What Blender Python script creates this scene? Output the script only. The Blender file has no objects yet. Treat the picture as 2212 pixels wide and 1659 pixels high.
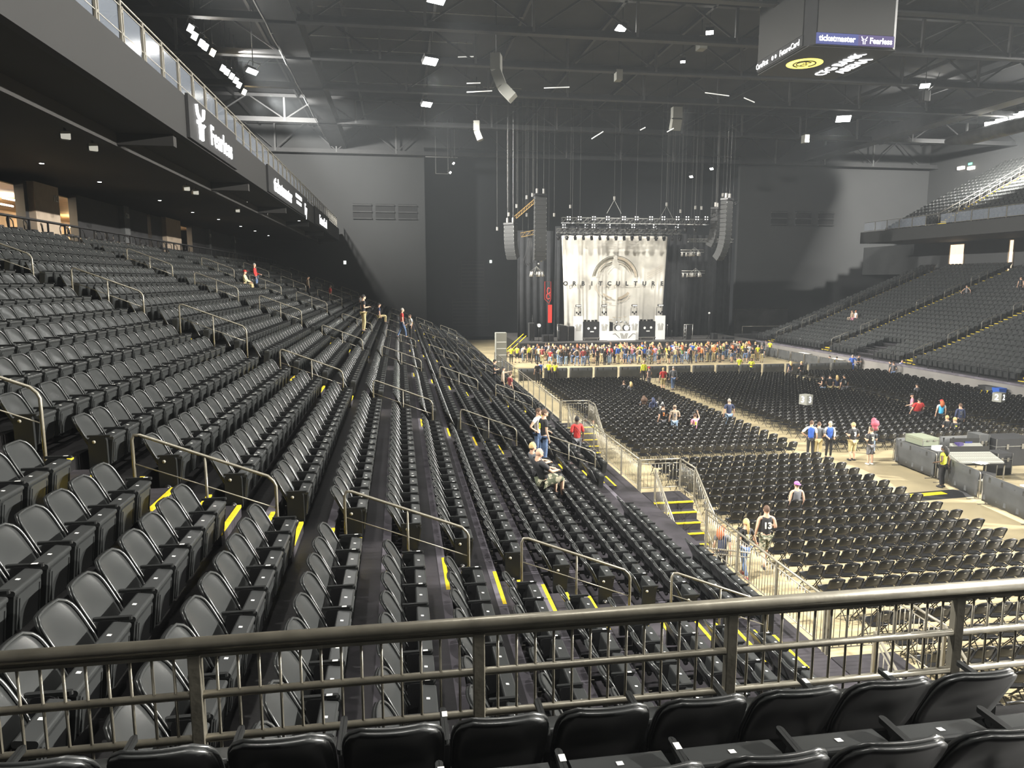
import bpy, math, random
from math import sin, cos, pi, radians as R
from mathutils import Vector, Matrix
rnd = random.Random(7)
S = bpy.context.scene
COL = S.collection

# ------------------------------------------------------------------ camera
FPX, PITCH, YAW, EYE = 1550.0, .143, .1548, 8.2
cam = bpy.data.cameras.new('camera')
cam.sensor_width = 36; cam.lens = FPX / 2212 * 36
cam.clip_start = .05; cam.clip_end = 400
camo = bpy.data.objects.new('camera', cam); COL.objects.link(camo)
camo.location = (0, 0, EYE); camo.rotation_euler = (pi / 2 - PITCH, 0, -YAW)
S.camera = camo
_F = Vector((sin(YAW) * cos(PITCH), cos(YAW) * cos(PITCH), -sin(PITCH)))
_R = Vector((cos(YAW), -sin(YAW), 0)); _U = _R.cross(_F)
def _ray(a, b): return _F + _R * ((a - 1106) / FPX) + _U * ((829.5 - b) / FPX)
def aty(a, b, Y):
    d = _ray(a, b); return Vector((0, 0, EYE)) + d * (Y / d.y)
def atz(a, b, z=0):
    d = _ray(a, b); return Vector((0, 0, EYE)) + d * ((z - EYE) / d.z)
def atx(a, b, X):
    d = _ray(a, b); return Vector((0, 0, EYE)) + d * (X / d.x)
def proj(v):
    p = Vector(v) - Vector((0, 0, EYE)); z = p.dot(_F)
    if z < .1: return None
    return 1106 + FPX * p.dot(_R) / z, 829.5 - FPX * p.dot(_U) / z, z

# ------------------------------------------------------------------ world, exposure
S.view_settings.view_transform = 'Standard'; S.view_settings.look = 'None'
S.view_settings.gamma = 1; S.view_settings.use_curve_mapping = False
S.view_settings.exposure = 1.25
cy = S.cycles
cy.use_denoising = True; cy.use_adaptive_sampling = True; cy.adaptive_threshold = .04
cy.max_bounces = 4; cy.diffuse_bounces = 2; cy.glossy_bounces = 2; cy.transmission_bounces = 2
cy.transparent_max_bounces = 6; cy.volume_bounces = 0
cy.sample_clamp_indirect = 4; cy.caustics_reflective = False; cy.caustics_refractive = False
w = bpy.data.worlds.new('world'); S.world = w; w.use_nodes = True
w.node_tree.nodes['Background'].inputs[0].default_value = (.8, .9, 1, 1)
w.node_tree.nodes['Background'].inputs[1].default_value = .012

# ------------------------------------------------------------------ materials
def mat(name, col, rough=.6, metal=0, emis=None, noise=0, nscale=3., bump=0, bscale=40., spec=.5, alpha=1, coat=0, sheen=0, col2=None, thr=None):
    m = bpy.data.materials.new(name); m.use_nodes = True
    nt = m.node_tree; b = nt.nodes['Principled BSDF']
    if isinstance(col, (int, float)): col = (col, col, col)
    b.inputs['Base Color'].default_value = (*col, 1)
    b.inputs['Roughness'].default_value = rough; b.inputs['Metallic'].default_value = metal
    b.inputs['Specular IOR Level'].default_value = spec
    if coat: b.inputs['Coat Weight'].default_value = coat; b.inputs['Coat Roughness'].default_value = .25
    if emis:
        b.inputs['Emission Color'].default_value = (*emis[0], 1); b.inputs['Emission Strength'].default_value = emis[1]
    if alpha < 1: b.inputs['Alpha'].default_value = alpha
    tc = nt.nodes.new('ShaderNodeTexCoord')
    n = nt.nodes.new('ShaderNodeTexNoise'); n.inputs['Scale'].default_value = nscale; n.inputs['Detail'].default_value = 5
    nt.links.new(tc.outputs['Object'], n.inputs['Vector'])
    mx = nt.nodes.new('ShaderNodeMix'); mx.data_type = 'RGBA'
    c2 = col2 or tuple(c * (1 - noise) for c in col)
    mx.inputs[6].default_value = (*c2, 1); mx.inputs[7].default_value = (*(tuple(min(1, c * (1 + noise)) for c in col) if not col2 else col), 1)
    rp = nt.nodes.new('ShaderNodeValToRGB')
    lo, hi = thr or (.35, .65)
    rp.color_ramp.elements[0].position = lo; rp.color_ramp.elements[1].position = hi
    nt.links.new(n.outputs['Fac'], rp.inputs[0]); nt.links.new(rp.outputs[0], mx.inputs[0])
    nt.links.new(mx.outputs[2], b.inputs['Base Color'])
    if bump:
        n2 = nt.nodes.new('ShaderNodeTexNoise'); n2.inputs['Scale'].default_value = bscale
        nt.links.new(tc.outputs['Object'], n2.inputs['Vector'])
        bp = nt.nodes.new('ShaderNodeBump'); bp.inputs['Strength'].default_value = bump; bp.inputs['Distance'].default_value = .02
        nt.links.new(n2.outputs['Fac'], bp.inputs['Height']); nt.links.new(bp.outputs[0], b.inputs['Normal'])
    return m

M = dict(
    seat=mat('black seat plastic', (.033, .035, .035), .30, noise=.12, nscale=2, spec=.9),
    seatdark=mat('black seat underside plastic', (.012, .013, .013), .5, noise=.1, spec=.4),
    steelblk=mat('black painted steel', (.012, .012, .013), .45, noise=.2),
    disc=mat('row disc', (.45, .43, .36), .5),
    tagw=mat('number tag', (.75, .75, .72), .5),
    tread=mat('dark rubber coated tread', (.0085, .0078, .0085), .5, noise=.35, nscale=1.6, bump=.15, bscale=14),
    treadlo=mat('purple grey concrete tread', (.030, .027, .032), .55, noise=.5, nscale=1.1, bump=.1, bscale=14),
    edge=mat('pale tread edge', (.12, .11, .13), .6, noise=.25, nscale=2),  # paler strip along the tread fronts, also on the right wall curb
    nose=mat('yellow nosing', (.80, .60, .02), .55, noise=.06, nscale=8, thr=(.3, .5)),
    rail=mat('bronze painted rail', (.27, .25, .20), .36, metal=.35, noise=.15, nscale=6, bump=.05, bscale=30),
    railgrey=mat('grey steel rail', (.24, .225, .19), .4, metal=.4, noise=.1),
    floor=mat('arena concrete floor', (.40, .335, .205), .36, noise=.16, nscale=.5, bump=.05, bscale=3),
    wall=mat('dark arena wall', (.050, .052, .054), .75, noise=.06, nscale=.15),
    wallin=mat('stage house wall', (.032, .035, .040), .8, noise=.06, nscale=.2),
    fascia=mat('balcony fascia', (.012, .012, .012), .7, noise=.05, nscale=.3),
    soffit=mat('soffit', (.020, .019, .018), .8, noise=.1, nscale=.5),
    ceil=mat('black roof deck', (.020, .021, .023), .8, noise=.2, nscale=.4),
    truss=mat('dark roof steel', (.035, .036, .038), .6, noise=.1, nscale=1),
    trusslight=mat('grey conduit', (.30, .30, .30), .5),
    black=mat('matt black', (.010, .010, .011), .7, noise=.15, nscale=3),
    drape=mat('black drape', (.016, .017, .019), .9, noise=.2, nscale=1.5),
    mesh=mat('grey mesh fabric', (.055, .057, .058), .75, noise=.2, nscale=1.2),
    white=mat('white paint', (.72, .72, .70), .5),
    stage=mat('stage deck', (.055, .052, .050), .6, noise=.2, nscale=1),
    chair=mat('black folding chair', (.0065, .0065, .007), .38, noise=.1, spec=.5),
    chairframe=mat('folding chair frame', (.014, .014, .015), .35, noise=.1, metal=.3),
    alu=mat('aluminium truss', (.45, .45, .43), .3, metal=.8, noise=.15, nscale=8),
    cream=mat('column paint', (.30, .24, .18), .7, noise=.05),
    concrete=mat('grey concrete wall', (.19, .18, .17), .7, noise=.12, nscale=.6, bump=.1, bscale=8),
    lampw=mat('lamp glow', (1, 1, 1), emis=((1, .99, .95), 55)),
    lampo=mat('warm lamp glow', (1, .8, .5), emis=((1, .72, .35), 55)),
    dotw=mat('small lamp glow', (1, 1, 1), emis=((1, .98, .9), 12)),
    chainm=mat('dull chain', (.14, .14, .135), .5, metal=.3), cell=mat('blinder cell', (1, 1, 1), emis=((1, 1, .95), 2.2)), greencase=mat('grey green case', (.20, .22, .16), .5),
    letter=mat('lit letters', (1, 1, 1), emis=((1, 1, 1), 1.6)),
    warmglow=mat('lit concourse wall', (.7, .5, .3), .6, noise=.15, nscale=.7),
    signgrey=mat('sign box grey', (.25, .25, .22), .5),
    banner=mat('banner cloth', (.62, .60, .54), .85, col2=(.42, .40, .36), nscale=.35, thr=(.38, .62)),
    led=mat('led screen off', (.014, .0135, .012), .6),
    ledblue=mat('blue led panel', (.01, .015, .06), emis=((.035, .05, .24), .4)),
    ledpurp=mat('purple led panel', (.02, .012, .05), emis=((.055, .035, .16), .4)),
    yellowlogo=mat('yellow logo light', (.8, .65, .1), emis=((1, .78, .12), .95)),
    glass=mat('rail glass', (.25, .28, .33), .12, alpha=.28),
    red=mat('red plastic', (.55, .03, .02), .5), cable=mat('cable', (.02, .02, .02), .6),
    orange=mat('gold truss', (.50, .34, .13), .4, metal=.6),
    pa=mat('speaker grille', (.028, .029, .029), .7, noise=.15, nscale=20),
    blue=mat('blue cloth', (.02, .09, .42), .7), green=mat('exit sign green', (.1, .9, .5), emis=((.1, 1, .5), 2)),
)

M['warmlamp'] = mat('wall lamp shade', (.8, .7, .6), emis=((1, .9, .8), 1.2))
M['trusspale'] = mat('pale roof strut', (.11, .112, .115), .6)
M['hornbox'] = mat('grey speaker cabinet', (.20, .20, .18), .7)
M['tube'] = mat('pale tube', (.6, .6, .58), .5, emis=((1, 1, .95), .25))
M['dotw2'] = mat('emergency lens', (.9, .95, .9), emis=((.9, 1, .9), 1.2))
M['hook'] = mat('motor housing', (.35, .34, .32), .5, metal=.4)

# ------------------------------------------------------------------ mesh builder
class MB:
    def __init__(s): s.v = []; s.f = []; s.m = []; s.mats = []; s.cur = 0; s.sm = []
    def mat(s, key):
        if key not in s.mats: s.mats.append(key)
        s.cur = s.mats.index(key); return s
    def add(s, vs, fs, smooth=False, T=None):
        o = len(s.v)
        s.v += [tuple(T @ Vector(v)) if T else tuple(v) for v in vs]
        s.f += [tuple(i + o for i in f) for f in fs]
        s.m += [s.cur] * len(fs); s.sm += [smooth] * len(fs); return s
    def box(s, x0, y0, z0, x1, y1, z1, T=None):
        v = [(x0, y0, z0), (x1, y0, z0), (x1, y1, z0), (x0, y1, z0), (x0, y0, z1), (x1, y0, z1), (x1, y1, z1), (x0, y1, z1)]
        return s.add(v, [(3, 2, 1, 0), (4, 5, 6, 7), (0, 1, 5, 4), (1, 2, 6, 5), (2, 3, 7, 6), (3, 0, 4, 7)], T=T)
    def rbox(s, x0, y0, z0, x1, y1, z1, r=.02, n=2, axis='z', T=None):
        # box with rounded corners seen along axis
        pts = []
        ax = {'z': (0, 1, 2), 'y': (0, 2, 1), 'x': (1, 2, 0)}[axis]
        lo = (x0, y0, z0); hi = (x1, y1, z1)
        a0, a1, b0, b1 = lo[ax[0]], hi[ax[0]], lo[ax[1]], hi[ax[1]]
        for cx, cyy, st in ((a1 - r, b1 - r, 0), (a0 + r, b1 - r, 1), (a0 + r, b0 + r, 2), (a1 - r, b0 + r, 3)):
            for i in range(n + 1):
                t = (st + i / n) * pi / 2; pts.append((cx + r * cos(t), cyy + r * sin(t)))
        k = len(pts); vs = []
        for c in (lo[ax[2]], hi[ax[2]]):
            for p in pts:
                q = [0, 0, 0]; q[ax[0]] = p[0]; q[ax[1]] = p[1]; q[ax[2]] = c; vs.append(tuple(q))
        fs = [(i, (i + 1) % k, k + (i + 1) % k, k + i) for i in range(k)] + [tuple(range(k))[::-1], tuple(range(k, 2 * k))]
        if axis == 'y': fs = [f[::-1] for f in fs]
        return s.add(vs, fs, T=T)
    def tube(s, pts, r, n=6, cap=True, closed=False, T=None):
        pts = [Vector(p) for p in pts]; m = len(pts); vs = []; fs = []
        rr = r if isinstance(r, (list, tuple)) else [r] * m
        up = None
        for i, p in enumerate(pts):
            a = pts[(i - 1) % m] if (closed or i > 0) else p; b = pts[(i + 1) % m] if (closed or i < m - 1) else p
            t = (b - a).normalized()
            if up is None:
                up = Vector((0, 0, 1)) if abs(t.z) < .9 else Vector((0, 1, 0))
            sx = t.cross(up).normalized(); uy = sx.cross(t).normalized(); up = uy
            for j in range(n):
                q = 2 * pi * (j + .5) / n; vs.append(p + sx * (rr[i] * cos(q)) + uy * (rr[i] * sin(q)))
        for i in range(m if closed else m - 1):
            for j in range(n):
                a = i * n + j; b = i * n + (j + 1) % n; c = ((i + 1) % m) * n + (j + 1) % n; d = ((i + 1) % m) * n + j
                fs.append((a, b, c, d))
        if cap and not closed: fs += [tuple(range(n))[::-1], tuple(range((m - 1) * n, m * n))]
        return s.add(vs, fs, smooth=n > 4, T=T)
    def cyl(s, p, q, r, n=10): return s.tube([p, q], r, n)
    def disc(s, c, r, n=12, axis='y', T=None, rz=None):
        vs = []
        for i in range(n):
            t = 2 * pi * i / n; a, b = r * cos(t), (rz or r) * sin(t)
            vs.append({'y': (c[0] + a, c[1], c[2] + b), 'x': (c[0], c[1] + a, c[2] + b), 'z': (c[0] + a, c[1] + b, c[2])}[axis])
        return s.add(vs, [tuple(range(n))], T=T)
    def ball(s, c, r, n=8, sz=1., T=None):
        vs = []; fs = []; m = n // 2 + 1
        rx, ry, rz = (r, r, r * sz) if not isinstance(r, tuple) else r
        for i in range(m + 1):
            a = pi * i / m
            for j in range(n):
                b = 2 * pi * j / n; vs.append((c[0] + rx * sin(a) * cos(b), c[1] + ry * sin(a) * sin(b), c[2] + rz * cos(a)))
        for i in range(m):
            for j in range(n): fs.append((i * n + j, (i + 1) * n + j, (i + 1) * n + (j + 1) % n, i * n + (j + 1) % n))
        return s.add(vs, fs, True, T=T)
    def grid(s, pts, smooth=True, thick=0, T=None):
        # pts: rows of points; optional solid thickness towards -normal(y)
        nr, nc = len(pts), len(pts[0]); vs = [p for r in pts for p in r]
        fs = [(i * nc + j, i * nc + j + 1, (i + 1) * nc + j + 1, (i + 1) * nc + j) for i in range(nr - 1) for j in range(nc - 1)]
        if thick:
            o = len(vs); vs += [(p[0], p[1] - thick, p[2]) for r in pts for p in r]
            fs += [tuple(k + o for k in f)[::-1] for f in fs]
            b = [j for j in range(nc)] + [i * nc + nc - 1 for i in range(1, nr)] + [(nr - 1) * nc + j for j in range(nc - 2, -1, -1)] + [i * nc for i in range(nr - 2, 0, -1)]
            fs += [(b[(i + 1) % len(b)], b[i], b[i] + o, b[(i + 1) % len(b)] + o) for i in range(len(b))]
        return s.add(vs, fs, smooth, T=T)
    def mesh(s, name, mats=None):
        me = bpy.data.meshes.new(name); me.from_pydata([tuple(v) for v in s.v], [], s.f)
        for k in (s.mats or [mats]): me.materials.append(M[k] if isinstance(k, str) else k)
        if s.f:
            me.polygons.foreach_set('material_index', s.m); me.polygons.foreach_set('use_smooth', s.sm)
        me.update(); return me
    def build(s, name, m=None, parent=None, loc=None, rz=None):
        o = bpy.data.objects.new(name, s.mesh(name, m)); COL.objects.link(o)
        if parent: o.parent = parent
        if loc: o.location = loc
        if rz is not None: o.rotation_euler = (0, 0, rz)
        return o

def tag(o, label=None, cat=None, group=None, kind=None):
    if label: o['label'] = label
    if cat: o['category'] = cat
    if group: o['group'] = group
    if kind: o['kind'] = kind
    return o
def thing(name, label, cat, loc=(0, 0, 0), rz=0, group=None):
    o = bpy.data.objects.new(name, None); COL.objects.link(o); o.location = loc; o.rotation_euler = (0, 0, rz)
    o.empty_display_size = .1
    return tag(o, label, cat, group)
def struct(o): o['kind'] = 'structure'; return o
def link_obj(name, me, parent=None, loc=None, rz=None):
    o = bpy.data.objects.new(name, me); COL.objects.link(o)
    if parent: o.parent = parent
    if loc is not None: o.location = loc
    if rz is not None: o.rotation_euler = (0, 0, rz)
    return o
KIDS = {}
def dup(root, loc, rz=None, label=None, group=None):
    r = root.copy(); COL.objects.link(r); r.location = loc
    if rz is not None: r.rotation_euler = (0, 0, rz)
    if label: r['label'] = label
    if group: r['group'] = group
    if root.name not in KIDS: KIDS[root.name] = [(c, list(c.children)) for c in root.children]
    for c, gs in KIDS[root.name]:
        d = c.copy(); COL.objects.link(d); d.parent = r
        for g in gs:
            e = g.copy(); COL.objects.link(e); e.parent = d
    return r
ORD = ['zeroth', 'first', 'second', 'third', 'fourth', 'fifth', 'sixth', 'seventh', 'eighth', 'ninth', 'tenth', 'eleventh', 'twelfth', 'thirteenth', 'fourteenth', 'fifteenth', 'sixteenth', 'seventeenth', 'eighteenth', 'nineteenth', 'twentieth', 'twenty-first', 'twenty-second', 'twenty-third', 'twenty-fourth', 'twenty-fifth', 'twenty-sixth']
WORK = bpy.data.scenes.new('mesh_work')
def evaluated_mesh(o):
    WORK.collection.objects.link(o); vl = WORK.view_layers[0]; vl.update(); dg = vl.depsgraph
    me = bpy.data.meshes.new_from_object(o.evaluated_get(dg)); bpy.data.objects.remove(o); return me
def text(body, size, mt, parent=None, loc=(0, 0, 0), rot=(0, 0, 0), name='lettering', ext=.02, sx=1., align='CENTER', shear=0, off=0, space=1.):
    cu = bpy.data.curves.new(name, 'FONT'); cu.body = body; cu.size = size; cu.extrude = ext; cu.align_x = align; cu.align_y = 'CENTER'
    cu.shear = shear; cu.offset = off; cu.space_character = space; cu.resolution_u = 3
    t = bpy.data.objects.new(name, cu)
    me = evaluated_mesh(t)
    me.materials.clear(); me.materials.append(M[mt] if isinstance(mt, str) else mt)
    o = link_obj(name, me, parent); o.location = loc; o.rotation_euler = rot; o.scale = (sx, 1, 1)
    return o

# ------------------------------------------------------------------ lights of the hall
def spot(name, loc, to, energy, size=70, blend=.6, rad=.4, col=(1, .97, .9)):
    l = bpy.data.lights.new(name, 'SPOT'); l.energy = energy; l.spot_size = R(size); l.spot_blend = blend; l.shadow_soft_size = rad; l.color = col
    o = bpy.data.objects.new(name, l); COL.objects.link(o); o.location = loc
    o.rotation_euler = (Vector(to) - Vector(loc)).to_track_quat('-Z', 'Y').to_euler(); return o
KEY = 1.0
HAZE = .0005
#LIGHTS
for i, (yy, ty) in enumerate(((2, 8), (14, 14), (28, 22), (45, 40), (66, 62))):
    spot('right bank flood', (61, yy, 24), (-4, ty, 6), (120000, 105000, 95000, 75000, 60000)[i] * KEY, 75)
for i, (yy, ty) in enumerate(((12, 14), (34, 32), (56, 54), (68, 80))):
    spot('left bank flood', (-11, yy, 24), (36, ty, 2), (42000, 42000, 50000, 60000)[i] * KEY, 75)
for x, yy in ((2.9, 43.6), (2.6, 55), (3.2, 68.5), (43, 56), (44, 68)):
    spot('house flood', (x, yy, 23.8), (x + (14 if x < 20 else -14), yy + 4, 0), 6500 * KEY, 100)
spot('left bank end flood', (-11.5, 66, 23), (-10, 91, 20), 22000 * KEY, 80, 1.0)
spot('right bank end flood', (60.5, 64, 24), (66, 80, 12), 60000 * KEY, 100)
spot('stage wash', (24.5, 60, 23), (24.5, 80, 4), 10500 * KEY, 50)
for x, yy in ((2, 1), (14, 2), (-4, 14), (10, 26), (28, 12)):
    spot('roof downlight', (x, yy, 25.5), (x + 1.5, yy + 5, 0), 2800 * KEY, 110)

# ------------------------------------------------------------------ stand profile (left stand; the right one mirrors about MIR)
MIR = 24.0
def DX(k): return -4.968 + .84 * k              # pivot of the seats of row k
def XB(k): return DX(k) - .28                   # riser behind row k
def TZ(k): return 5.83 - .3386 * k + (.0075 * (k - 7.5) ** 2 if k > 7.5 else 0)
K0, K1, FX = -10, 14, 7.6
YEND = 90.5
def AISLE(n, x):                                # far side of aisle n at x
    return (10.99 + .15 * x, 22.84 + .07 * x, 34.6 + .02 * x, 46.4, 58.2, 70.0, 81.8)[n]
def stand(side, y0, y1):
    f = (lambda x: x) if side < 0 else (lambda x: 2 * MIR - x)
    g = MB()
    def q(a, b, c, d): g.add([a, b, c, d], [(0, 1, 2, 3)])
    for k in range(K0, K1 + 1):
        xa, xb, z = f(XB(k)), f(XB(k + 1)) if k < K1 else f(FX), TZ(k)
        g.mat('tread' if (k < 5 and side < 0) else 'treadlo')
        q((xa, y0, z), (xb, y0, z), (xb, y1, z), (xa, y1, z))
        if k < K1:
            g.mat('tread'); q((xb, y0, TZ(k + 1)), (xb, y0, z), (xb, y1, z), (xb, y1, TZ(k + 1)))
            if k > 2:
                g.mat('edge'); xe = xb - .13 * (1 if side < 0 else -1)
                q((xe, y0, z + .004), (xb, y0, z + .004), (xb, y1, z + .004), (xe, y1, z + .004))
    g.mat('concrete')
    x0, x1 = f(XB(K0)), f(FX)
    q((x1, y0, 0), (x1, y1, 0), (x1, y1, TZ(K1)), (x1, y0, TZ(K1)))
    q((x0, y0, 0), (x0, y1, 0), (x0, y1, TZ(K0)), (x0, y0, TZ(K0)))
    for yy in (y0, y1):
        for k in range(K0, K1 + 1):
            xa, xb = f(XB(k)), f(XB(k + 1)) if k < K1 else f(FX)
            q((xa, yy, 0), (xb, yy, 0), (xb, yy, TZ(k)), (xa, yy, TZ(k)))
    o = g.build('floor'); struct(o); return o
stand(-1, 1.0, YEND)
stand(1, 1.0, 79.0)
struct(MB().mat('floor').box(6.0, -8, -.3, 42.5, 100, 0).build('floor'))

# camera's end platform: decks of the rows at the photographer's feet
g = MB().mat('tread')
for i in range(5):
    g.box(-3.9, 3.3 - .84 * i - .84 if i < 4 else -6, 4.6, 34, 3.3 - .84 * i + (.95 if i == 0 else 0), 5.12 + .27 * i)
struct(g.build('floor'))

# walls
g = MB().mat('wall')
g.box(-24.3, -8, 0, -24, 92, 27); struct(g.build('wall_left'))
g = MB().mat('wall'); g.box(72.6, -8, 0, 73, 92, 27); struct(g.build('wall_right'))
g = MB().mat('wall')
g.box(-24, 92, 0, 3.4, 92.6, 27); g.box(44.9, 92, 0, 73, 92.6, 27); g.box(3.4, 92, 24.4, 44.9, 92.6, 27)
struct(g.build('wall_front'))
g = MB().mat('wallin')
g.box(-4, 106, 0, 52, 106.4, 27); g.box(-1, 92.6, 0, -.6, 106, 27); g.box(48.6, 92.6, 0, 49, 106, 27)
struct(g.build('wall_stagehouse'))
g = MB().mat('ceil'); g.box(-24.3, -8, 27, 73, 106, 27.3); struct(g.build('ceiling'))
g = MB().mat('wall'); g.box(-24.3, -8.3, 0, 73, -8, 27); struct(g.build('wall_back'))
# doors and panels seen on the stage house wall
for x0, z0, x1, z1, nm in ((9.0, 6.9, 12.4, 11.0, 1), (7.6, 1.6, 13.0, 5.6, 2)):
    g = MB().mat('wall').box(x0, 105.9, z0, x1, 106, z1)
    for i in range(8): g.mat('wallin').box(x0 + .1, 105.86, z0 + .1 + i * (z1 - z0) / 8, x1 - .1, 105.9, z0 + (i + .9) * (z1 - z0) / 8)
    struct(g.build('door_%d' % nm))
g = MB().mat('concrete').box(44.95, 91.6, 0, 52.5, 92, 4.3); g.mat('railgrey').box(44.95, 91.5, 4.3, 52.5, 92, 4.42)
struct(g.build('trim_1'))
# vents: three slatted vents per side
for sgn, xs in ((0, [aty(a, 425, 91.9).x for a in (782, 831, 880)]), (1, [aty(a, 443, 91.9).x for a in (1684, 1737, 1786)])):
    for j, x in enumerate(xs):
        t = thing('wall_vent', '%s of three slatted vents high on the end wall %s of the stage' % (('left one', 'middle one', 'right one')[j], ('left', 'right')[sgn]), 'vent', (x, 91.9, 16.6 if sgn == 0 else 16.5), 0, 'slatted vents on the end wall')
        MB().mat('black').box(-1.15, 0, -.95, 1.15, .1, .95).build('recess', parent=t)
        for s_ in (-.8, 0, .8): MB().mat('mesh').box(-1.15, -.25, s_ - .1, 1.15, 0, s_ + .04).build('slat', parent=t)

# right hand floor wall with curb and left end returns
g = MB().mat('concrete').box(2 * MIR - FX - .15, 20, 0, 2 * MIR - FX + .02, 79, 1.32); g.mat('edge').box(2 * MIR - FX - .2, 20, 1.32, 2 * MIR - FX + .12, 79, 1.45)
struct(g.build('wall_floor_right'))

# ------------------------------------------------------------------ balconies
g = MB().mat('fascia').box(-7.25, 1, 12.97, -7, 90.5, 14.4)
g.box(-24, 1, 14.0, -7.2, 90.5, 14.38); g.mat('soffit').box(-24, 1, 12.97, -7.25, 90.5, 13.05)
g.mat('soffit').box(-9.4, 1, 12.55, -9.0, 90.5, 12.97)
for yy in range(14, 90, 12): g.mat('soffit').box(-9.3, yy, 12.6, -7.25, yy + .35, 12.97)
struct(g.build('ceiling_left_balcony'))
g = MB().mat('fascia').box(55, 1, 12.62, 55.25, 80.5, 13.92); g.box(55.25, 1, 13.5, 73, 80.5, 13.9)
g.mat('soffit').box(55.25, 1, 12.62, 73, 80.5, 12.7); g.mat('wall').box(63.5, 1, 9, 63.9, 92, 12.7)
for i in range(18):
    x = 55.9 + .86 * i; z = 13.9 + .46 * i
    g.mat('treadlo').box(x, 1, 13.6, x + .9, 78.5, z + .01)
struct(g.build('floor_right_balcony'))
# left balcony railing with glass panels
t = thing('balcony_railing', 'long steel railing with glass panels along the left balcony edge', 'railing', (-7.1, 8, 14.38))
MB().mat('railgrey').tube([(0, 0, 1.12), (0, 81, 1.12)], .028).tube([(0, 0, .98), (0, 81, .98)], .018).tube([(0, 0, .3), (0, 81, .3)], .016).build('top_rail', parent=t)
pm = MB().mat('railgrey').box(-.03, -.04, 0, .03, .04, 1.12).box(-.03, .10, 0, .03, .16, 1.0).box(-.035, -.02, .25, .035, .14, .33).box(-.035, -.02, .82, .035, .14, .9).mesh('post')
pg = MB().mat('glass').box(-.01, .2, .1, .01, 1.48, .95).mesh('glass_panel')
for i in range(49):
    link_obj('post', pm, t, (0, i * 1.68, 0))
    if i < 48: link_obj('glass_panel', pg, t, (0, i * 1.68, 0))

# ------------------------------------------------------------------ tip-up arena seats
def seat_meshes():
    W = .252
    # backrest: concave shell with rounded shoulders, raised rim, local y forward
    def back(wd, z0, z1, inset, yoff, n=10, m=13, rc=.165):
        rows = []
        for i in range(m):
            v = i / (m - 1); z = z0 + (z1 - z0) * v
            hw = wd
            if v > .35: hw = wd * (1 - ((v - .35) / .652) ** 4.6) ** (1 / 4.6)
            hw = max(hw, wd * .62)
            if v < .25: hw *= .93 + .28 * v
            r = []
            for j in range(n + 1):
                u = -1 + 2 * j / n; x = u * hw
                y = -.01 - .225 * v - .05 * (1 - abs(x / wd) ** 2) * (.6 + .4 * v) + yoff
                y += .042 * cos(min(1, abs(u)) * pi / 2) * math.exp(-((v - .33) / .30) ** 2)
                r.append((x, y, z))
            rows.append(r)
        return rows
    g = MB().mat('seat'); g.grid(back(W, .40, .852, 0, 0), True, .028)
    for i, r in enumerate((0,)): pass
    # raised rim
    rr = back(W, .40, .852, 0, .012)
    path = [r[0] for r in rr] + rr[-1][1:-1] + [r[-1] for r in rr[::-1]]
    g.tube(path, .013, 6)
    backm = g.mesh('backrest')
    # folded pan: rounded box standing upright, slight lean, front groove
    T = Matrix.Translation((0, .06, .20)) @ Matrix.Rotation(R(-7), 4, 'X')
    g = MB().mat('seatdark'); g.rbox(-.225, 0, 0, .225, .14, .385, .03, 3, 'x', T=T)
    g.mat('seat').rbox(-.195, .133, .03, .195, .155, .35, .03, 2, 'y', T=T)
    g.rbox(-.228, -.004, .355, .228, .15, .405, .02, 3, 'x', T=T)
    for sx in (-.165, .165): g.mat('seatdark').box(sx - .006, .153, .06, sx + .006, .161, .32, T=T)
    pan = g.mesh('seat')
    pt = MB().mat('tagw').add([(-.016, .045, .4075), (.016, .045, .4075), (.016, .078, .4075), (-.016, .078, .4075)], [(0, 1, 2, 3)], T=T).mesh('number_plate')
    # armrest + standard on the left side (x=-.2425)
    g = MB().mat('seatdark'); a = [(-.2425, -.05, .60), (-.2425, .10, .615), (-.2425, .24, .605)]
    g.rbox(-.2985, -.06, .592, -.262, .25, .620, .02, 2, 'z')
    arm = g.mesh('armrest')
    ap = MB().mat('tagw').box(-.289, .15, .6205, -.259, .2, .6225).mesh('row_plate')
    g = MB().mat('steelblk')
    g.rbox(-.294, -.02, .16, -.254, .15, .60, .04, 2, 'x'); g.box(-.29, -.15, .20, -.265, .0, .27)
    g.cyl((-.294, .05, .14), (-.254, .05, .14), .035, 8)
    g.mat('railgrey').box(-.25, -.17, .17, -.235, -.12, .24)
    std = g.mesh('support_bracket')
    # end standard: a closed panel with disc
    g = MB().mat('seatdark'); g.rbox(-.302, -.05, .08, -.252, .19, .60, .06, 3, 'x'); g.mat('steelblk').cyl((-.315, .06, .15), (-.252, .06, .15), .045, 10)
    g.mat('railgrey').cyl((-.32, .06, .15), (-.314, .06, .15), .018, 8)
    endp = g.mesh('end_panel')
    ed = MB().mat('disc').cyl((-.3065, .03, .53), (-.302, .03, .53), .024, 14).mesh('row_disc')
    return dict(backrest=backm, seat=pan, number_plate=pt, armrest=arm, row_plate=ap, support_bracket=std, end_panel=endp, row_disc=ed)
SM = seat_meshes()
def mirror_mesh(me, dx=0):
    m2 = me.copy()
    for v in m2.vertices: v.co.x = -v.co.x + dx
    m2.flip_normals(); return m2
END_R = mirror_mesh(SM['end_panel']); DISC_R = mirror_mesh(SM['row_disc']); ARM_R = mirror_mesh(SM['armrest'])
PITCHS = .557
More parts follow.
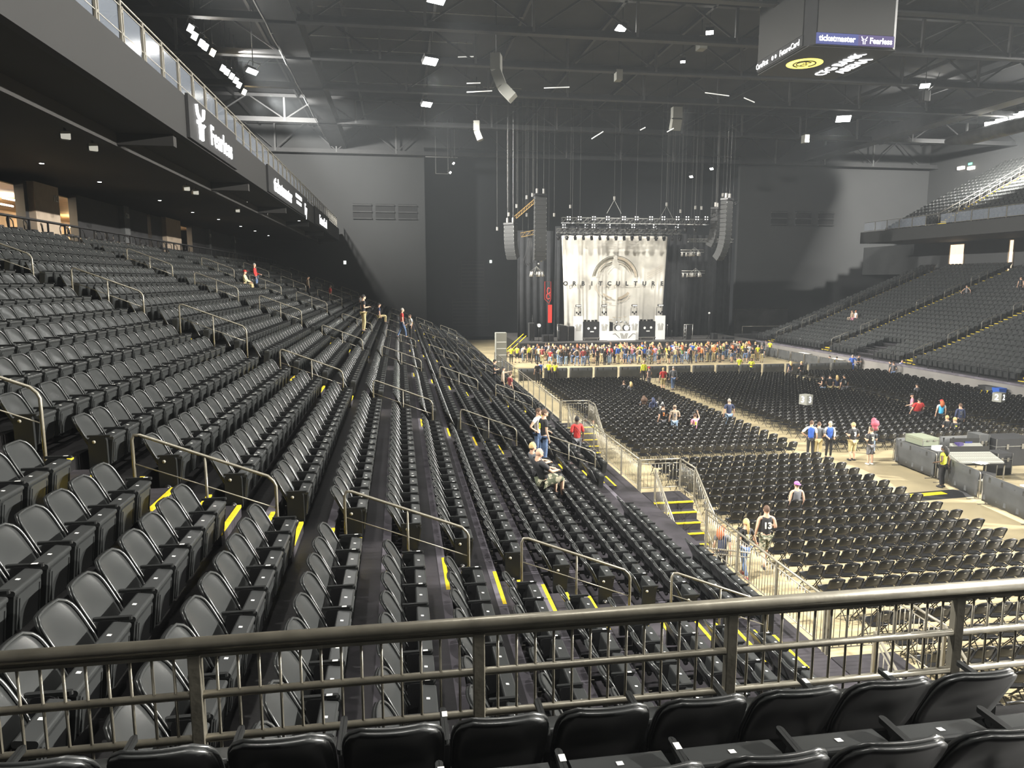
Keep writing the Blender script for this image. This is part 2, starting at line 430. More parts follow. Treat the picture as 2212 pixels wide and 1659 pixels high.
def merge(meshes, name):
    g = MB()
    for me in meshes:
        for mi, mm in enumerate(me.materials):
            g.mat(mm)
            fs = [tuple(p.vertices) for p in me.polygons if p.material_index == mi]
            used = sorted({i for f in fs for i in f}); ix = {v: i for i, v in enumerate(used)}
            sm = [p.use_smooth for p in me.polygons if p.material_index == mi]
            g.add([me.vertices[i].co for i in used], [tuple(ix[i] for i in f) for f in fs]); g.sm[-len(fs):] = sm
    return g.mesh(name)
SEAT_ALL = merge([SM[k] for k in ('backrest', 'seat', 'armrest', 'support_bracket', 'number_plate')], 'arena_seat_block')

seats = []     # (x, y, z, rz, section, row, idx, n, end flags, origin)
# left stand: seat faces +X -> local y -> +X : rz=-90deg ; local x -> -Y
NS = 8
for k in range(K0, K1 + 1):
    x = DX(k) - .06
    for s in range(-1, 7):
        ya = 3.2 if s < 0 else AISLE(s, x)
        yb = (AISLE(s + 1, x) - 1.2) if s < 6 else 90.2
        n = int((yb - ya) / PITCHS)
        if s < 0: st = yb - n * PITCHS
        else: st = ya
        for i in range(n):
            y = st + (i + .5) * PITCHS
            if y < 4.4: continue
            if k == K1 and (15.6 < y < 22.2 or 7.2 < y < 11.2 or 30.5 < y < 33): continue
            if k == K1 - 1 and 17.8 < y < 20.6: continue
            seats.append((x, y, TZ(k), -pi / 2, 'L%d' % s, K1 - k, (n - 1 - i) if s < 0 else i, n, k))
# right stand: faces -X, aisles at these Y
RA = (6.0, 17.5, 29.5, 41.0, 52.5, 64.0, 74.5)
for k in range(K0, K1 + 1):
    x = 2 * MIR - (DX(k) - .06)
    for s in range(len(RA)):
        ya = RA[s] + 1.2; yb = RA[s + 1] if s < len(RA) - 1 else 78.6
        n = int((yb - ya) / PITCHS)
        for i in range(n):
            y = ya + (i + .5) * PITCHS
            if k > 10 and abs(y - (RA[s] + 6)) < 1.5 and s in (2, 4): continue
            seats.append((x, y, TZ(k), pi / 2, 'R%d' % s, K1 - k, i, n, k))
# upper right balcony
for i in range(17):
    x = 56.3 + .86 * i
    for s, (ya, yb) in enumerate(((2, 22), (23.4, 45), (46.4, 68.2), (69.8, 77.5))):
        n = int((yb - ya) / PITCHS)
        for j in range(n): seats.append((x, ya + (j + .5) * PITCHS, 13.9 + .46 * i, pi / 2, 'U', i, j, n, 0))
# the photographer's own rows: face +Y
FP = .555
front = []
for r_, (yy, zz, x0, n) in enumerate(((3.61, 5.14, -2.576, 11), (2.77, 5.41, -.42, 7))):
    for i in range(n): front.append((x0 + (i + .5) * FP, yy, zz, r_, i))

cand = []
for i, s in enumerate(seats):
    p = proj((s[0], s[1], s[2] + .6))
    if p and -60 < p[0] < 2270 and p[1] < 1640 and p[2] > 2: cand.append((p[2], i))
cand.sort(); NEAR = {i for _, i in cand[:300 - len(front)]}
SECN = {'L-1': 'before', 'L0': 'past', 'L1': 'two aisles past'}
def put_seat(x, y, z, rz, label, group, first, last, sc=1.0, low=0):
    t = thing('arena_seat', label, 'arena seat', (x, y, z), rz, group)
    if sc != 1: t.scale = (sc, 1, 1)
    link_obj('backrest', SM['backrest'], t); p = link_obj('seat', SM['seat'], t); p.location.z = -low; link_obj('number_plate', SM['number_plate'], p)
    a = link_obj('armrest', SM['armrest'], t)
    if rnd.random() < .35: link_obj('row_plate', SM['row_plate'], a)
    if first:
        e = link_obj('end_panel', SM['end_panel'], t); link_obj('row_disc', SM['row_disc'], e)
    else: link_obj('support_bracket', SM['support_bracket'], t)
    if last:
        e = link_obj('end_panel', END_R, t); link_obj('row_disc', DISC_R, e); link_obj('armrest', ARM_R, t)
    return t
AN = {'L-1': 'on the near side of the nearest left-stand aisle', 'L0': 'on the far side of the nearest left-stand aisle', 'L1': 'past the second left-stand aisle'}
rest = []
for i, (x, y, z, rz, sec, row, idx, n, k) in enumerate(seats):
    if i in NEAR and sec in AN:
        # local +x points to -Y : 'last' (x+) is the low-Y end
        lab = 'black seat, %s from the aisle, %s row up from floor, %s' % (ORD[idx + 1], ORD[row + 1], {'L-1': 'camera side of nearest aisle', 'L0': 'beyond nearest aisle', 'L1': 'beyond second aisle'}[sec])
        far_end = (sec == 'L-1' and idx == 0) or (sec != 'L-1' and idx == n - 1)
        near_end = sec != 'L-1' and idx == 0
        put_seat(x, y, z, rz, lab, 'black tip-up seats in the left stand', far_end, near_end)
    else: rest.append((x, y, z, rz))
for x, y, z, r_, i in front:
    lab = ('black tip-up seat seen from behind below the foreground railing, %s from the left' if r_ == 0 else 'black tip-up seat at the bottom edge, second row, %s from the left of its row') % ORD[i + 1]
    put_seat(x, y, z, 0, lab, 'tip-up seats seen from behind in the foreground', False, (r_ == 0 and i == 10), 1.0, (.085, .03)[r_])

def scatter(name, mesh, pts, label, cat, scale=1.0):
    # one object: points carrying an angle, instanced with geometry nodes
    me = bpy.data.meshes.new(name); me.from_pydata([(p[0], p[1], p[2]) for p in pts], [], [])
    a = me.attributes.new('ang', 'FLOAT_VECTOR', 'POINT'); a.data.foreach_set('vector', [c for p in pts for c in (0, 0, p[3])])
    o = bpy.data.objects.new(name, me); COL.objects.link(o)
    src = bpy.data.objects.new(name + '_unit', mesh)
    ng = bpy.data.node_groups.new(name, 'GeometryNodeTree')
    ng.interface.new_socket('Geometry', in_out='INPUT', socket_type='NodeSocketGeometry')
    ng.interface.new_socket('Geometry', in_out='OUTPUT', socket_type='NodeSocketGeometry')
    N = ng.nodes.new; L = ng.links.new
    gi = N('NodeGroupInput'); go = N('NodeGroupOutput'); oi = N('GeometryNodeObjectInfo'); oi.inputs['Object'].default_value = src
    ip = N('GeometryNodeInstanceOnPoints'); at = N('GeometryNodeInputNamedAttribute'); at.data_type = 'FLOAT_VECTOR'; at.inputs['Name'].default_value = 'ang'
    mp = N('GeometryNodeMeshToPoints')
    L(gi.outputs[0], mp.inputs['Mesh']); L(mp.outputs[0], ip.inputs['Points']); L(oi.outputs['Geometry'], ip.inputs['Instance'])
    er = N('FunctionNodeEulerToRotation'); L(at.outputs['Attribute'], er.inputs[0]); L(er.outputs[0], ip.inputs['Rotation']); L(ip.outputs[0], go.inputs[0])
    md = o.modifiers.new('rows', 'NODES'); md.node_group = ng
    for mt_ in mesh.materials: me.materials.append(mt_)
    return tag(o, label, cat, None, 'stuff')
scatter('arena_seats', SEAT_ALL, rest, 'rows of black tip-up seats filling the stands further off', 'arena seats')

# ------------------------------------------------------------------ foreground railing
RY, RZ = 4.1, EYE - 2.055                       # line of the rail and its top
t = thing('foreground_railing', 'long bronze painted steel railing with thin pickets across the foreground', 'railing', (0, RY, RZ))
g = MB().mat('rail'); g.tube([(-2.9, 0, -.012), (6.4, 0, -.012)], .042, 16); g.build('top_rail', parent=t)
g = MB().mat('rail'); g.box(-2.9, -.02, -.086, 6.4, .02, -.066); g.box(-2.9, -.006, -.066, 6.4, .006, -.05); g.build('top_flat_bar', parent=t)
mid = MB().mat('rail').tube([(-2.9, 0, 0), (6.4, 0, 0)], .025, 12).mesh('lower_rail')
for z in (-.325, -.60): link_obj('lower_rail', mid, t, (0, 0, z))
px0, dxp = 1.01 * 2.055 - 1.642 * 3, 1.642
pm = MB().mat('rail').rbox(-.036, -.03, -1.02, .036, .03, -.07, .006, 1).mesh('post')
pk = MB().mat('rail').tube([(0, 0, -.72), (0, 0, -.07)], .0085, 8).mesh('picket')
x = px0
while x < 6.4:
    if x > -2.9: link_obj('post', pm, t, (x, 0, 0))
    for j in range(1, 14):
        xx = x + dxp * j / 14
        if -2.9 < xx < 6.4: link_obj('picket', pk, t, (xx, 0, 0))
    x += dxp

# ------------------------------------------------------------------ aisle stairs with yellow nosings
def stairs(side, ay, name_label, k0=K0, k1=K1, noses=True, wid=1.15, strip=True):
    t = thing('aisle_stairs', name_label, 'stairs', (0, 0, 0), 0, 'aisle stairs of the stands')
    f = (lambda x: x) if side < 0 else (lambda x: 2 * MIR - x)
    for k in range(k0, k1):
        xr = XB(k + 1); z0, z1 = TZ(k + 1), TZ(k); zm = (z0 + z1) / 2
        y1 = ay(xr) + .05; y0 = y1 - wid - .27
        xs = sorted((f(xr + .002), f(xr + .40)))
        st = MB().mat('treadlo').box(xs[0], y0 + .12, z0 + .001, xs[1], y1 - .12, zm).build('step', parent=t)
        e = f(xr + .40); w = .055 * (-1 if side < 0 else 1)
        a, b = sorted((e + w, e + .004 * (1 if side < 0 else -1)))
        MB().mat('nose').box(a, y0 + .12, zm - .03, b, y1 - .12, zm + .006).build('nosing', parent=st)
        e = f(xr); a, b = sorted((e + w, e + .003 * (1 if side < 0 else -1)))
        MB().mat('nose').box(a, y0 + .1, z1 - .02, b, y1 - .1, z1 + .0055).build('nosing', parent=st)
    return t
AL = ['stairs of the nearest aisle in the left stand, dark steps with yellow nosings', 'stairs of the second aisle in the left stand, steps with yellow nosings', 'stairs of the third aisle in the left stand', 'stairs of the fourth aisle in the left stand', 'stairs of the fifth aisle in the left stand', 'stairs of the sixth aisle in the left stand', 'stairs of the aisle in the left stand closest to the end wall']
for n in range(7): stairs(-1, (lambda x, n=n: AISLE(n, x)), AL[n])
for n, yy in enumerate(RA[2:]): stairs(1, (lambda x, yy=yy: yy + 1.15), 'yellow edged stairs in the right stand, %s aisle from the end wall' % ORD[5 - n])
# upper balcony stairs
t = thing('aisle_stairs', 'yellow edged stairs climbing the upper right balcony beside its end section', 'stairs')
for i in range(1, 18):
    x = 55.9 + .86 * i; z = 13.9 + .46 * i
    st = MB().mat('treadlo').box(x - .4, 68.3, z - .4, x, 69.6, z - .22).build('step', parent=t)
    MB().mat('nose').box(x - .42, 68.3, z - .25, x - .33, 69.6, z - .2).build('nosing', parent=st)
    MB().mat('nose').box(x - .02, 68.3, z - .03, x + .07, 69.6, z + .02).build('nosing', parent=st)

# ------------------------------------------------------------------ aisle handrails
def handrail(side, ka, span, y, label, mt='rail', h=.98, w=None):
    f = (lambda x: x) if side < 0 else (lambda x: 2 * MIR - x)
    def zt(kk):
        k = math.floor(kk + .001); return TZ(max(K0, min(K1, k)))
    xs = [DX(ka), DX(ka + span / 2), DX(ka + span)]
    kk = [int((x - XB(0)) // .84) for x in xs]
    zs = [TZ(max(K0, min(K1, k))) for k in kk]
    za, zb = zs[0] + h + .08, zs[0] + h + .08 - span * .3386 * .97
    t = thing('aisle_handrail', label, 'handrail', (f(xs[0]), y, zs[0]), 0, 'steel handrails along the stand aisles')
    ox, oz = f(xs[0]), zs[0]
    def P(x, z): return (f(x) - ox, 0, z - oz)
    r = .10; sl = (zb - za) / (xs[2] - xs[0])
    pts = [P(xs[0], zs[0]), P(xs[0], za - r), P(xs[0] + .03, za - .035), P(xs[0] + r, za + sl * r)]
    pts += [P(xs[2] - r, zb - sl * r), P(xs[2] - .03, zb - .035), P(xs[2], zb - r), P(xs[2], zs[2])]
    MB().mat(mt).tube(pts, .021, 8).build('rail', parent=t)
    MB().mat(mt).tube([P(xs[1], zs[1]), P(xs[1], (za + zb) / 2 - .01)], .018, 8).build('post', parent=t)
    MB().mat(mt).tube([P(xs[0], za - .42), P(xs[2], zb - .42)], .009, 6).build('lower_bar', parent=t)
    for x, z in zip(xs, zs): MB().mat(mt).cyl(P(x, z), P(x, z + .012), .045, 10).build('foot_plate', parent=t)
    return t
for n in range(7):
    m = 0
    for j in range(-4, 5):
        ka = 1.7 + 3.2 * j
        if ka < K0 + .3 or ka + 2.15 > K1: continue
        m += 1; y = AISLE(n, DX(ka + 1)) - .62
        handrail(-1, ka, 2.15, y, 'slanting steel handrail, %s from the top of the %s left-stand aisle' % (ORD[m], ORD[n + 1]))
for n, yy in enumerate(RA[2:]):
    m = 0
    for ka, sp in ((11.2, 2.1), (7.6, 2.1), (4, 2.1), (.6, 2.1), (-3, 2.1), (-6.4, 2.1)):
        m += 1
        handrail(1, ka, sp, yy + .58, 'grey handrail, %s up from the floor in right-stand aisle %s from the end wall' % (ORD[m], ORD[5 - n]), 'railgrey')

# ------------------------------------------------------------------ picket fences between the stand and the floor
def fence(p0, p1, zb, h, label, post=1.75, pick=.115, mt='rail', zb1=None, pw=.024, group=None, lower=.12, name='picket_fence', cat='fence'):
    p0 = Vector(p0); p1 = Vector(p1); d = p1 - p0; L = d.length; zb1 = zb if zb1 is None else zb1
    a = math.atan2(d.y, d.x); t = thing(name, label, cat, (p0.x, p0.y, zb), a, group); sl = (zb1 - zb) / L
    g = MB().mat(mt); g.tube([(0, 0, h), (L, 0, h + sl * L)], .024, 8); g.build('top_rail', parent=t)
    for zz in (h - .13, lower): MB().mat(mt).tube([(0, 0, zz), (L, 0, zz + sl * L)], .014, 6).build('lower_rail', parent=t)
    n = max(1, round(L / post)); pm = MB().mat(mt).box(-pw, -pw, 0, pw, pw, h).mesh('post')
    for i in range(n + 1): link_obj('post', pm, t, (L * i / n, 0, sl * L * i / n))
    if pick:
        m = int(L / pick); fl = MB().mat(mt)
        pkm = MB().mat(mt).tube([(0, 0, lower), (0, 0, h - .13)], .0075, 5).mesh('picket')
        for i in range(1, m):
            x = L * i / m
            if (i < 100 if p0.y < p1.y else i >= m - 100): link_obj('picket', pkm, t, (x, 0, sl * x)); continue
            fl.tube([(x, 0, lower + sl * x), (x, 0, h - .13 + sl * x)], .0075, 4, cap=False)
        if fl.v: fl.build('pickets', parent=t)['kind'] = 'stuff'
    return t
TF = TZ(K1)
def fx(y): return FX
fence((FX, 16.6), (FX, 11.4), TF, 1.05, 'picket fence in front of the left stand, between the two nearest stairways down')
fence((FX, 31.0), (FX, 21.9), TF, 1.05, 'long picket fence in front of the left stand, between middle and far stairways')
fence((FX, 58), (FX, 33.6), TF, 1.0, 'farthest open railing in front of the left stand with black mesh behind', pick=0)
fence((FX, 8.2), (FX, 3), TF, 1.05, 'picket fence in front of the left stand, nearest the camera')
MB().mat('mesh').box(FX + .3, 35, 0, FX + .34, 58, 1.25).build('crowd_barrier_cover')
tag(bpy.data.objects['crowd_barrier_cover'], 'long dark cloth cover below the far railing of the left stand', 'cloth')
SOX = FX + 1.35
def floor_stairs(ytop, which):
    t = thing('floor_stairs', '%s stairway down from the left stand to the floor with yellow step edges' % which, 'stairs', (FX, ytop, 0), 0, 'stairways from the left stand to the floor')
    n = 6; MB().mat('treadlo').box(.03, -1.15, 0, 1.3, 0, TF).build('landing', parent=t)
    MB().mat('nose').box(.03, -1.16, TF - .03, 1.3, -1.08, TF + .006).build('nosing', parent=t)
    for i in range(1, n):
        z = TF * (1 - i / n); y = -1.15 - .3 * i
        st = MB().mat('treadlo').box(.03, y, 0, 1.3, y + .3, z).build('step', parent=t)
        MB().mat('nose').box(.03, y - .006, z - .03, 1.3, y + .06, z + .006).build('nosing', parent=st)
    yb = ytop - 1.15 - .3 * n
    g3 = 'fences along the floor stairways'
    fence((SOX, ytop + .1), (SOX, ytop - 1.1), TF, 1.05, 'picket panel beside the landing of the %s floor stairway' % which.lower(), post=1.2)
    fence((SOX, ytop - 1.1), (SOX, yb - .1), TF, 1.05, 'sloping picket panel on the floor side of the %s stairway' % which.lower(), zb1=.05, post=1.3)
    fence((FX + .06, ytop - 1.1), (FX + .06, yb - .1), TF, 1.05, 'sloping picket panel on the stand side of the %s stairway' % which.lower(), zb1=.05, post=1.3)
    fence((FX, ytop + .1), (SOX, ytop + .1), TF, 1.05, 'short picket panel across the head of the %s floor stairway' % which.lower(), post=1.3)
    return t
floor_stairs(21.6, 'Middle'); floor_stairs(11.2, 'Nearest'); floor_stairs(33.2, 'Far')
fence((FX, 17.6), (FX + 1.4, 16.9), 0, 1.1, 'grey picket gate panel at the foot of the middle stairway', post=1.4)
# right stand front fence
yy = 22.0; j = 0
for y0, y1 in ((22, 40.6), (42.2, 52.1), (53.7, 63.6), (65.2, 78)):
    j += 1
    fence((2 * MIR - FX, y0), (2 * MIR - FX, y1), 1.45, .95, 'dark picket fence on the right floor wall, %s section from the camera' % ORD[j], post=2.2, mt='black', pick=.14)
for yy in (40.6, 52.1, 63.6):
    t = thing('floor_stairs', 'yellow edged steps down to the floor wall %s right stand' % {40.6: 'nearest the camera in the', 52.1: 'halfway along the', 63.6: 'nearest the stage in the'}[yy], 'stairs', (2 * MIR - FX, yy, 0))
    for i in range(5):
        z = TF + .22 - .25 * i
        st = MB().mat('treadlo').box(1.1 - .28 * i, 0, 0 if i else 0, 1.5 - .28 * i, 1.5, z + .1).build('step', parent=t)
        MB().mat('nose').box(1.09 - .28 * i, 0, z + .07, 1.17 - .28 * i, 1.5, z + .105).build('nosing', parent=st)
# upper right balcony rail
t = thing('balcony_railing', 'pale steel railing with glass along the upper right balcony edge', 'railing', (55.1, 10, 13.92))
MB().mat('railgrey').tube([(0, 0, 1.1), (0, 56, 1.1)], .03).tube([(0, 0, .1), (0, 56, .1)], .03).build('top_rail', parent=t)
MB().mat('railgrey').tube([(0, 58, 1.1), (0, 70, 1.1)], .02).tube([(0, 58, .1), (0, 70, .1)], .02).build('top_rail', parent=t)
pm = MB().mat('railgrey').box(-.03, -.03, 0, .03, .03, 1.1).mesh('post'); pg = MB().mat('glass').box(-.01, .1, .12, .01, 2.0, 1.04).mesh('glass_panel')
for i in range(34):
    if i == 28: continue
    link_obj('post', pm, t, (0, i * 2.06, 0)); link_obj('glass_panel', pg, t, (0, i * 2.06, 0))
for j, yy in enumerate((68.25, 69.65)):
    t = thing('stair_rail', 'long slanting rail on the %s side of the upper right balcony stairs' % ('near', 'far')[j], 'handrail', (56.5, yy, 14.3))
    MB().mat('railgrey').tube([(0, 0, 0), (0, 0, .95), (13.5, 0, .95 + 7.2), (13.5, 0, 7.2)], .028).tube([(0, 0, .5), (13.5, 0, .5 + 7.2)], .02).build('rail', parent=t)
    for i in range(1, 6): MB().mat('railgrey').tube([(2.3 * i, 0, 1.23 * i), (2.3 * i, 0, 1.23 * i + .95)], .02).build('post', parent=t)

t = thing('balcony_steps', 'yellow edged step ends at the left balcony edge in the top left corner', 'stairs', (-8.1, 16.6, 14.41))
for i in range(3):
    st = MB().mat('treadlo').box(-.28 * i, 0, 0, .3 - .28 * i, 1.9, .22 * (i + 1)).build('step', parent=t); MB().mat('nose').box(.24 - .28 * i, 0, .22 * (i + 1) - .04, .305 - .28 * i, 1.9, .22 * (i + 1) + .005).build('nosing', parent=st)

# ------------------------------------------------------------------ concourse behind the left stand
g = MB().mat('treadlo').box(-24, 1, 9.2, XB(K0), 90.5, 9.45); struct(g.build('floor'))
g = MB().mat('black')
OPEN = [(33.2, 36.2), (39.4, 41.6), (52.4, 53.1), (59.6, 63.0)]
ys = [2] + [v for o in OPEN for v in o] + [90.5]
for i in range(0, len(ys), 2): g.box(-17.0, ys[i], 9.45, -16.6, ys[i + 1], 12.65)
struct(g.build('wall_concourse'))
for j, (ya, yb, num) in enumerate(((36.5, 38.9, '121'), (47.4, 48.3, '120'), (55.4, 58.9, ''), (67.2, 67.9, '119'), (77, 77.6, '118'))):
    g = MB().mat('cream' if j in (0, 2) else 'mesh').box(-16.62, ya, 9.45, -16.3, yb, 12.68); c = g.build('column')
    tag(c, ['wide beige column with section number 121 at the far left', 'narrow dark pier with a small section number, right of the beige column', 'beige pier beside the bright opening behind the stand', 'narrow dark pier right of the bright opening behind the stand', 'farthest narrow pier behind the left stand'][j], 'column')
    if num: text(num, .42, 'tagw', c, (-16.27, (ya + yb) / 2 + (.9 if j == 0 else 0), 12.1), (pi / 2, 0, pi / 2), 'section_number', .005)
# lit rooms behind the openings
g = MB().mat('warmglow').box(-23.9, 30, 9.45, -23.8, 66, 12.6).box(-23.9, 30, 12.45, -17, 66, 12.5)
struct(g.build('wall_concourse_inner'))
for j, (ya, yb) in enumerate(OPEN):
    l = bpy.data.lights.new('concourse light', 'AREA'); l.energy = 700 if j != 2 else 150; l.size = 3; l.color = (1, .78, .5); l.shape = 'RECTANGLE'; l.size_y = max(1, yb - ya)
    o = bpy.data.objects.new('concourse light', l); COL.objects.link(o); o.location = (-20, (ya + yb) / 2, 12.4)
    t = thing('ceiling_light_rack', 'row of bright tube lights inside the %s opening behind the left stand' % ('far left', 'stair-shaped', 'narrow', 'tall right-hand')[j], 'light', (-19, (ya + yb) / 2, 12.2))
    for q in range(4): MB().mat('lampo' if q > 2 else 'dotw').tube([(-.7 * q, -1.2, -.18 * q), (-.7 * q, 1.2, -.18 * q)], .04).build('tube', parent=t)
# drink rail and bar stools behind the top row
t = thing('drink_rail', 'dark counter rail on posts running behind the top row of the left stand', 'railing', (XB(K0) - .25, 8, 9.45))
MB().mat('black').box(-.12, 0, 1.05, .14, 80, 1.11).build('counter', parent=t)
MB().mat('black').box(-.02, 0, .08, .02, 80, .14).build('lower_rail', parent=t)
pm = MB().mat('steelblk').box(-.03, -.03, 0, .03, .03, 1.05).mesh('post')
for i in range(54): link_obj('post', pm, t, (0, i * 1.5, 0))
def stool():
    t = thing('bar_stool', '', 'stool')
    MB().mat('black').rbox(-.2, -.2, .72, .2, .2, .8, .08, 3).build('seat', parent=t)
    MB().mat('chairframe').tube([(-.19, -.18, .8), (-.2, -.2, 1.05), (-.12, -.24, 1.16), (.12, -.24, 1.16), (.2, -.2, 1.05), (.19, -.18, .8)], .022, 6).build('back_hoop', parent=t)
    for sx in (-1, 1):
        for sy in (-1, 1): MB().mat('chairframe').tube([(sx * .15, sy * .15, .72), (sx * .21, sy * .21, 0)], .015).build('leg', parent=t)
    return t
s0 = stool(); cnt = 0
for i in range(34):
    y = 22 + i * 1.32 + rnd.uniform(-.2, .2)
    cnt += 1; lab = 'dark hooped bar stool behind the counter rail, %s counting from the left edge' % ((ORD[cnt]) if cnt <= 26 else 'far')
    if cnt == 1: s0.location = (XB(K0) - 1.0, y, 9.45); s0.rotation_euler.z = pi / 2 * -1; s0['label'] = lab; s0['group'] = 'bar stools behind the left stand'
    elif cnt <= 26: dup(s0, (XB(K0) - 1.0 + rnd.uniform(-.1, .1), y, 9.45), -pi / 2 + rnd.uniform(-.5, .5), lab, 'bar stools behind the left stand')

# right side openings
for j, (y0, y1, z0, z1) in enumerate(((73.8, 75.9, 9.4, 12.3), (67.1, 67.6, 9.2, 12.4))):
    t = thing('lit_doorway', ('bright doorway above the right stand with people inside', 'narrow lit doorway above the right stand by the picture edge')[j], 'doorway', (63.4, y0, z0))
    MB().mat('cream').box(-.05, -.12, 0, .1, 0, z1 - z0).box(-.05, y1 - y0, 0, .1, y1 - y0 + .12, z1 - z0).box(-.05, -.12, z1 - z0, .1, y1 - y0 + .12, z1 - z0 + .12).build('frame', parent=t)
    MB().mat('dotw').box(.05, .1, z1 - z0 - .5, .07, y1 - y0 - .1, z1 - z0 - .35).build('lamp', parent=t)
    MB().mat(mat('lit corridor seen through door', (.8, .6, .4), emis=((1, .72, .45), .8), noise=.3, nscale=.8)).box(.02, 0, 0, .04, y1 - y0, z1 - z0).build('corridor', parent=t)

# ------------------------------------------------------------------ folding chairs on the floor
def chair_meshes():
    # local: faces +y, sitter sits on it; seen from behind
    g = MB().mat('chair'); rows = []
    for i in range(6):
        v = i / 5; z = .56 + .27 * v; r = []
        for j in range(9):
            u = -1 + j / 4; hw = .20 + .012 * v
            zz = z + (.035 * (1 - u * u) if v > .9 else 0) - (.02 * abs(u) ** 3 if v > .9 else 0)
            r.append((u * hw, -.215 - .10 * v - .03 * (1 - u * u), zz))
        rows.append(r)
    g.grid(rows, True, .022); g.tube([(p[0], p[1] - .01, p[2]) for p in rows[-1]], .016, 5)
    back = g.mesh('backrest')
    pl = MB().mat('tagw').add([(-.03, -.352, .765), (.03, -.352, .765), (.03, -.366, .80), (-.03, -.366, .80)], [(0, 1, 2, 3)]).mesh('number_sticker')
    g = MB().mat('chair'); rows = []
    for i in range(5):
        v = i / 4; r = []
        for j in range(5):
            u = -1 + j / 2; r.append((u * (.20 - .015 * v), -.20 + .40 * v, .445 + .02 * v - .012 * (1 - u * u)))
        rows.append(r)
    g.grid(rows, True); g.grid([[(p[0], p[1], p[2] - .025) for p in r] for r in rows[::-1]], True); g.tube([rows[0][0], rows[-1][0], rows[-1][-1], rows[0][-1]], .013, 5, closed=True)
    seat = g.mesh('seat')
    def frame(s):
        g = MB().mat('chairframe')
        g.tube([(s * .215, -.33, .80), (s * .215, -.20, .50), (s * .215, .20, .0)], .013, 5)
        return g.mesh('side_frame')
    def leg(s): return MB().mat('chairframe').tube([(s * .19, .16, .45), (s * .195, -.27, .0)], .012, 5).mesh('leg')
    cr = MB().mat('chairframe').tube([(-.19, -.20, .13), (.19, -.20, .13)], .009, 5).tube([(-.21, .13, .09), (.21, .13, .09)], .009, 5).mesh('crossbar')
    return dict(back=back, seat=seat, fl=frame(-1), fr=frame(1), ll=leg(-1), lr=leg(1), cr=cr, pl=pl)
CM = chair_meshes()
CHAIR_ALL = merge([CM[k] for k in ('back', 'seat', 'fl', 'fr', 'll', 'lr', 'cr', 'pl')], 'folding_chair_block')
def put_chair(x, y, rz, label, group):
    t = thing('folding_chair', label, 'chair', (x, y, 0), rz, group)
    b = link_obj('backrest', CM['back'], t); link_obj('number_sticker', CM['pl'], b)
    link_obj('seat', CM['seat'], t); link_obj('side_frame', CM['fl'], t); link_obj('side_frame', CM['fr'], t)
    link_obj('leg', CM['ll'], t); link_obj('leg', CM['lr'], t); link_obj('crossbar', CM['cr'], t)
    return t
cp = .50
NB = []
nrow = 0
y = 28.35 - .1
while y > 9.4 and nrow < 21:
    for i in range(15):
        NB.append((10.62 + i * .507, y, nrow, i))
    y -= .885; nrow += 1
NB.sort(key=lambda c: -c[2]); near_chairs = NB[:300]; far_chairs = [(x, y, 0, rnd.uniform(-.05, .05)) for x, y, r_, i in NB[300:]]
for x, y, r_, i in near_chairs:
    put_chair(x, y + rnd.uniform(-.02, .02), rnd.uniform(-.04, .04), 'black folding chair, %s from left in near floor block, %s row from its front' % (ORD[i + 1], ORD[r_ + 1]), 'black folding chairs in the near floor block')
def block(x0, nx, y0, ny, dx=.507, dy=.885, skip=None, a=0):
    for j in range(ny):
        for i in range(nx):
            if skip and skip(i, j): continue
            far_chairs.append((x0 + i * dx, y0 + j * dy, 0, a + rnd.uniform(-.04, .04)))
block(10.7, 15, 30.3, 27)
block(20.6, 21, 31.3, 28, skip=lambda i, j: j > 26 and i > 15)
block(32.7, 15, 32.0, 27)
block(31.6, 9, 20.5, 10)
block(37, 6, 22, 9)
scatter('folding_chairs', CHAIR_ALL, far_chairs, 'rows of black folding chairs in the further floor blocks', 'chairs')

# ------------------------------------------------------------------ crowd barriers
def barrier(p0, p1, label, group, h=1.1, mt='mesh', name='crowd_barrier'):
    p0 = Vector(p0); p1 = Vector(p1); d = p1 - p0; L = d.length; a = math.atan2(d.y, d.x)
    t = thing(name, label, 'barrier', (p0.x, p0.y, 0), a, group)
    r = .12
    MB().mat('railgrey').tube([(.03, 0, .12), (.03, 0, h - r), (.03 + r * .3, 0, h - r * .3), (.03 + r, 0, h), (L - .03 - r, 0, h), (L - .03 - r * .3, 0, h - r * .3), (L - .03, 0, h - r), (L - .03, 0, .12)], .02, 6, closed=True).build('frame', parent=t)
    g = MB().mat(mt); rows = []
    for i in range(4):
        rows.append([(L * (.03 + .94 * j / 12), -.03 + .018 * sin(j * 2.3 + i * 1.7), .1 + (h - .08) * i / 3) for j in range(13)])
    g.grid(rows, True, .01); g.build('cover', parent=t)
    for x in (.25, L - .25): MB().mat('railgrey').box(x - .02, -.3, 0, x + .02, .3, .03).box(x - .02, -.02, 0, x + .02, .02, .15).build('foot', parent=t)
    return t
for i in range(14):
    x0 = 9.4 + i * 2.13
    if x0 < 39: barrier((x0, 57.2), (x0 + 2.05, 57.2), 'black covered crowd barrier behind the floor chairs, %s from the left' % ORD[i + 1], 'covered barriers across the floor')
for i in range(3): barrier((9.3, 59.6 + 2.3 * i), (9.3, 61.8 + 2.3 * i), 'grey mesh barrier panel at the left end of the standing area, %s from the seats' % ORD[i + 1], 'barriers at the left of the standing area')
for i in range(7): barrier((39.2 - .25 * i * 0, 57.5 + 2.5 * i), (39.2, 59.9 + 2.5 * i), 'black covered barrier on the right of the standing area, %s from the seats' % ORD[i + 1], 'barriers at the right of the standing area')
# stage front barrier
for i in range(12): barrier((13 + i * 2.2, 74.4), (15.1 + i * 2.2, 74.4), 'black barrier at the stage front behind the crowd, %s from the left' % ORD[i + 1], 'stage front barriers', mt='black')

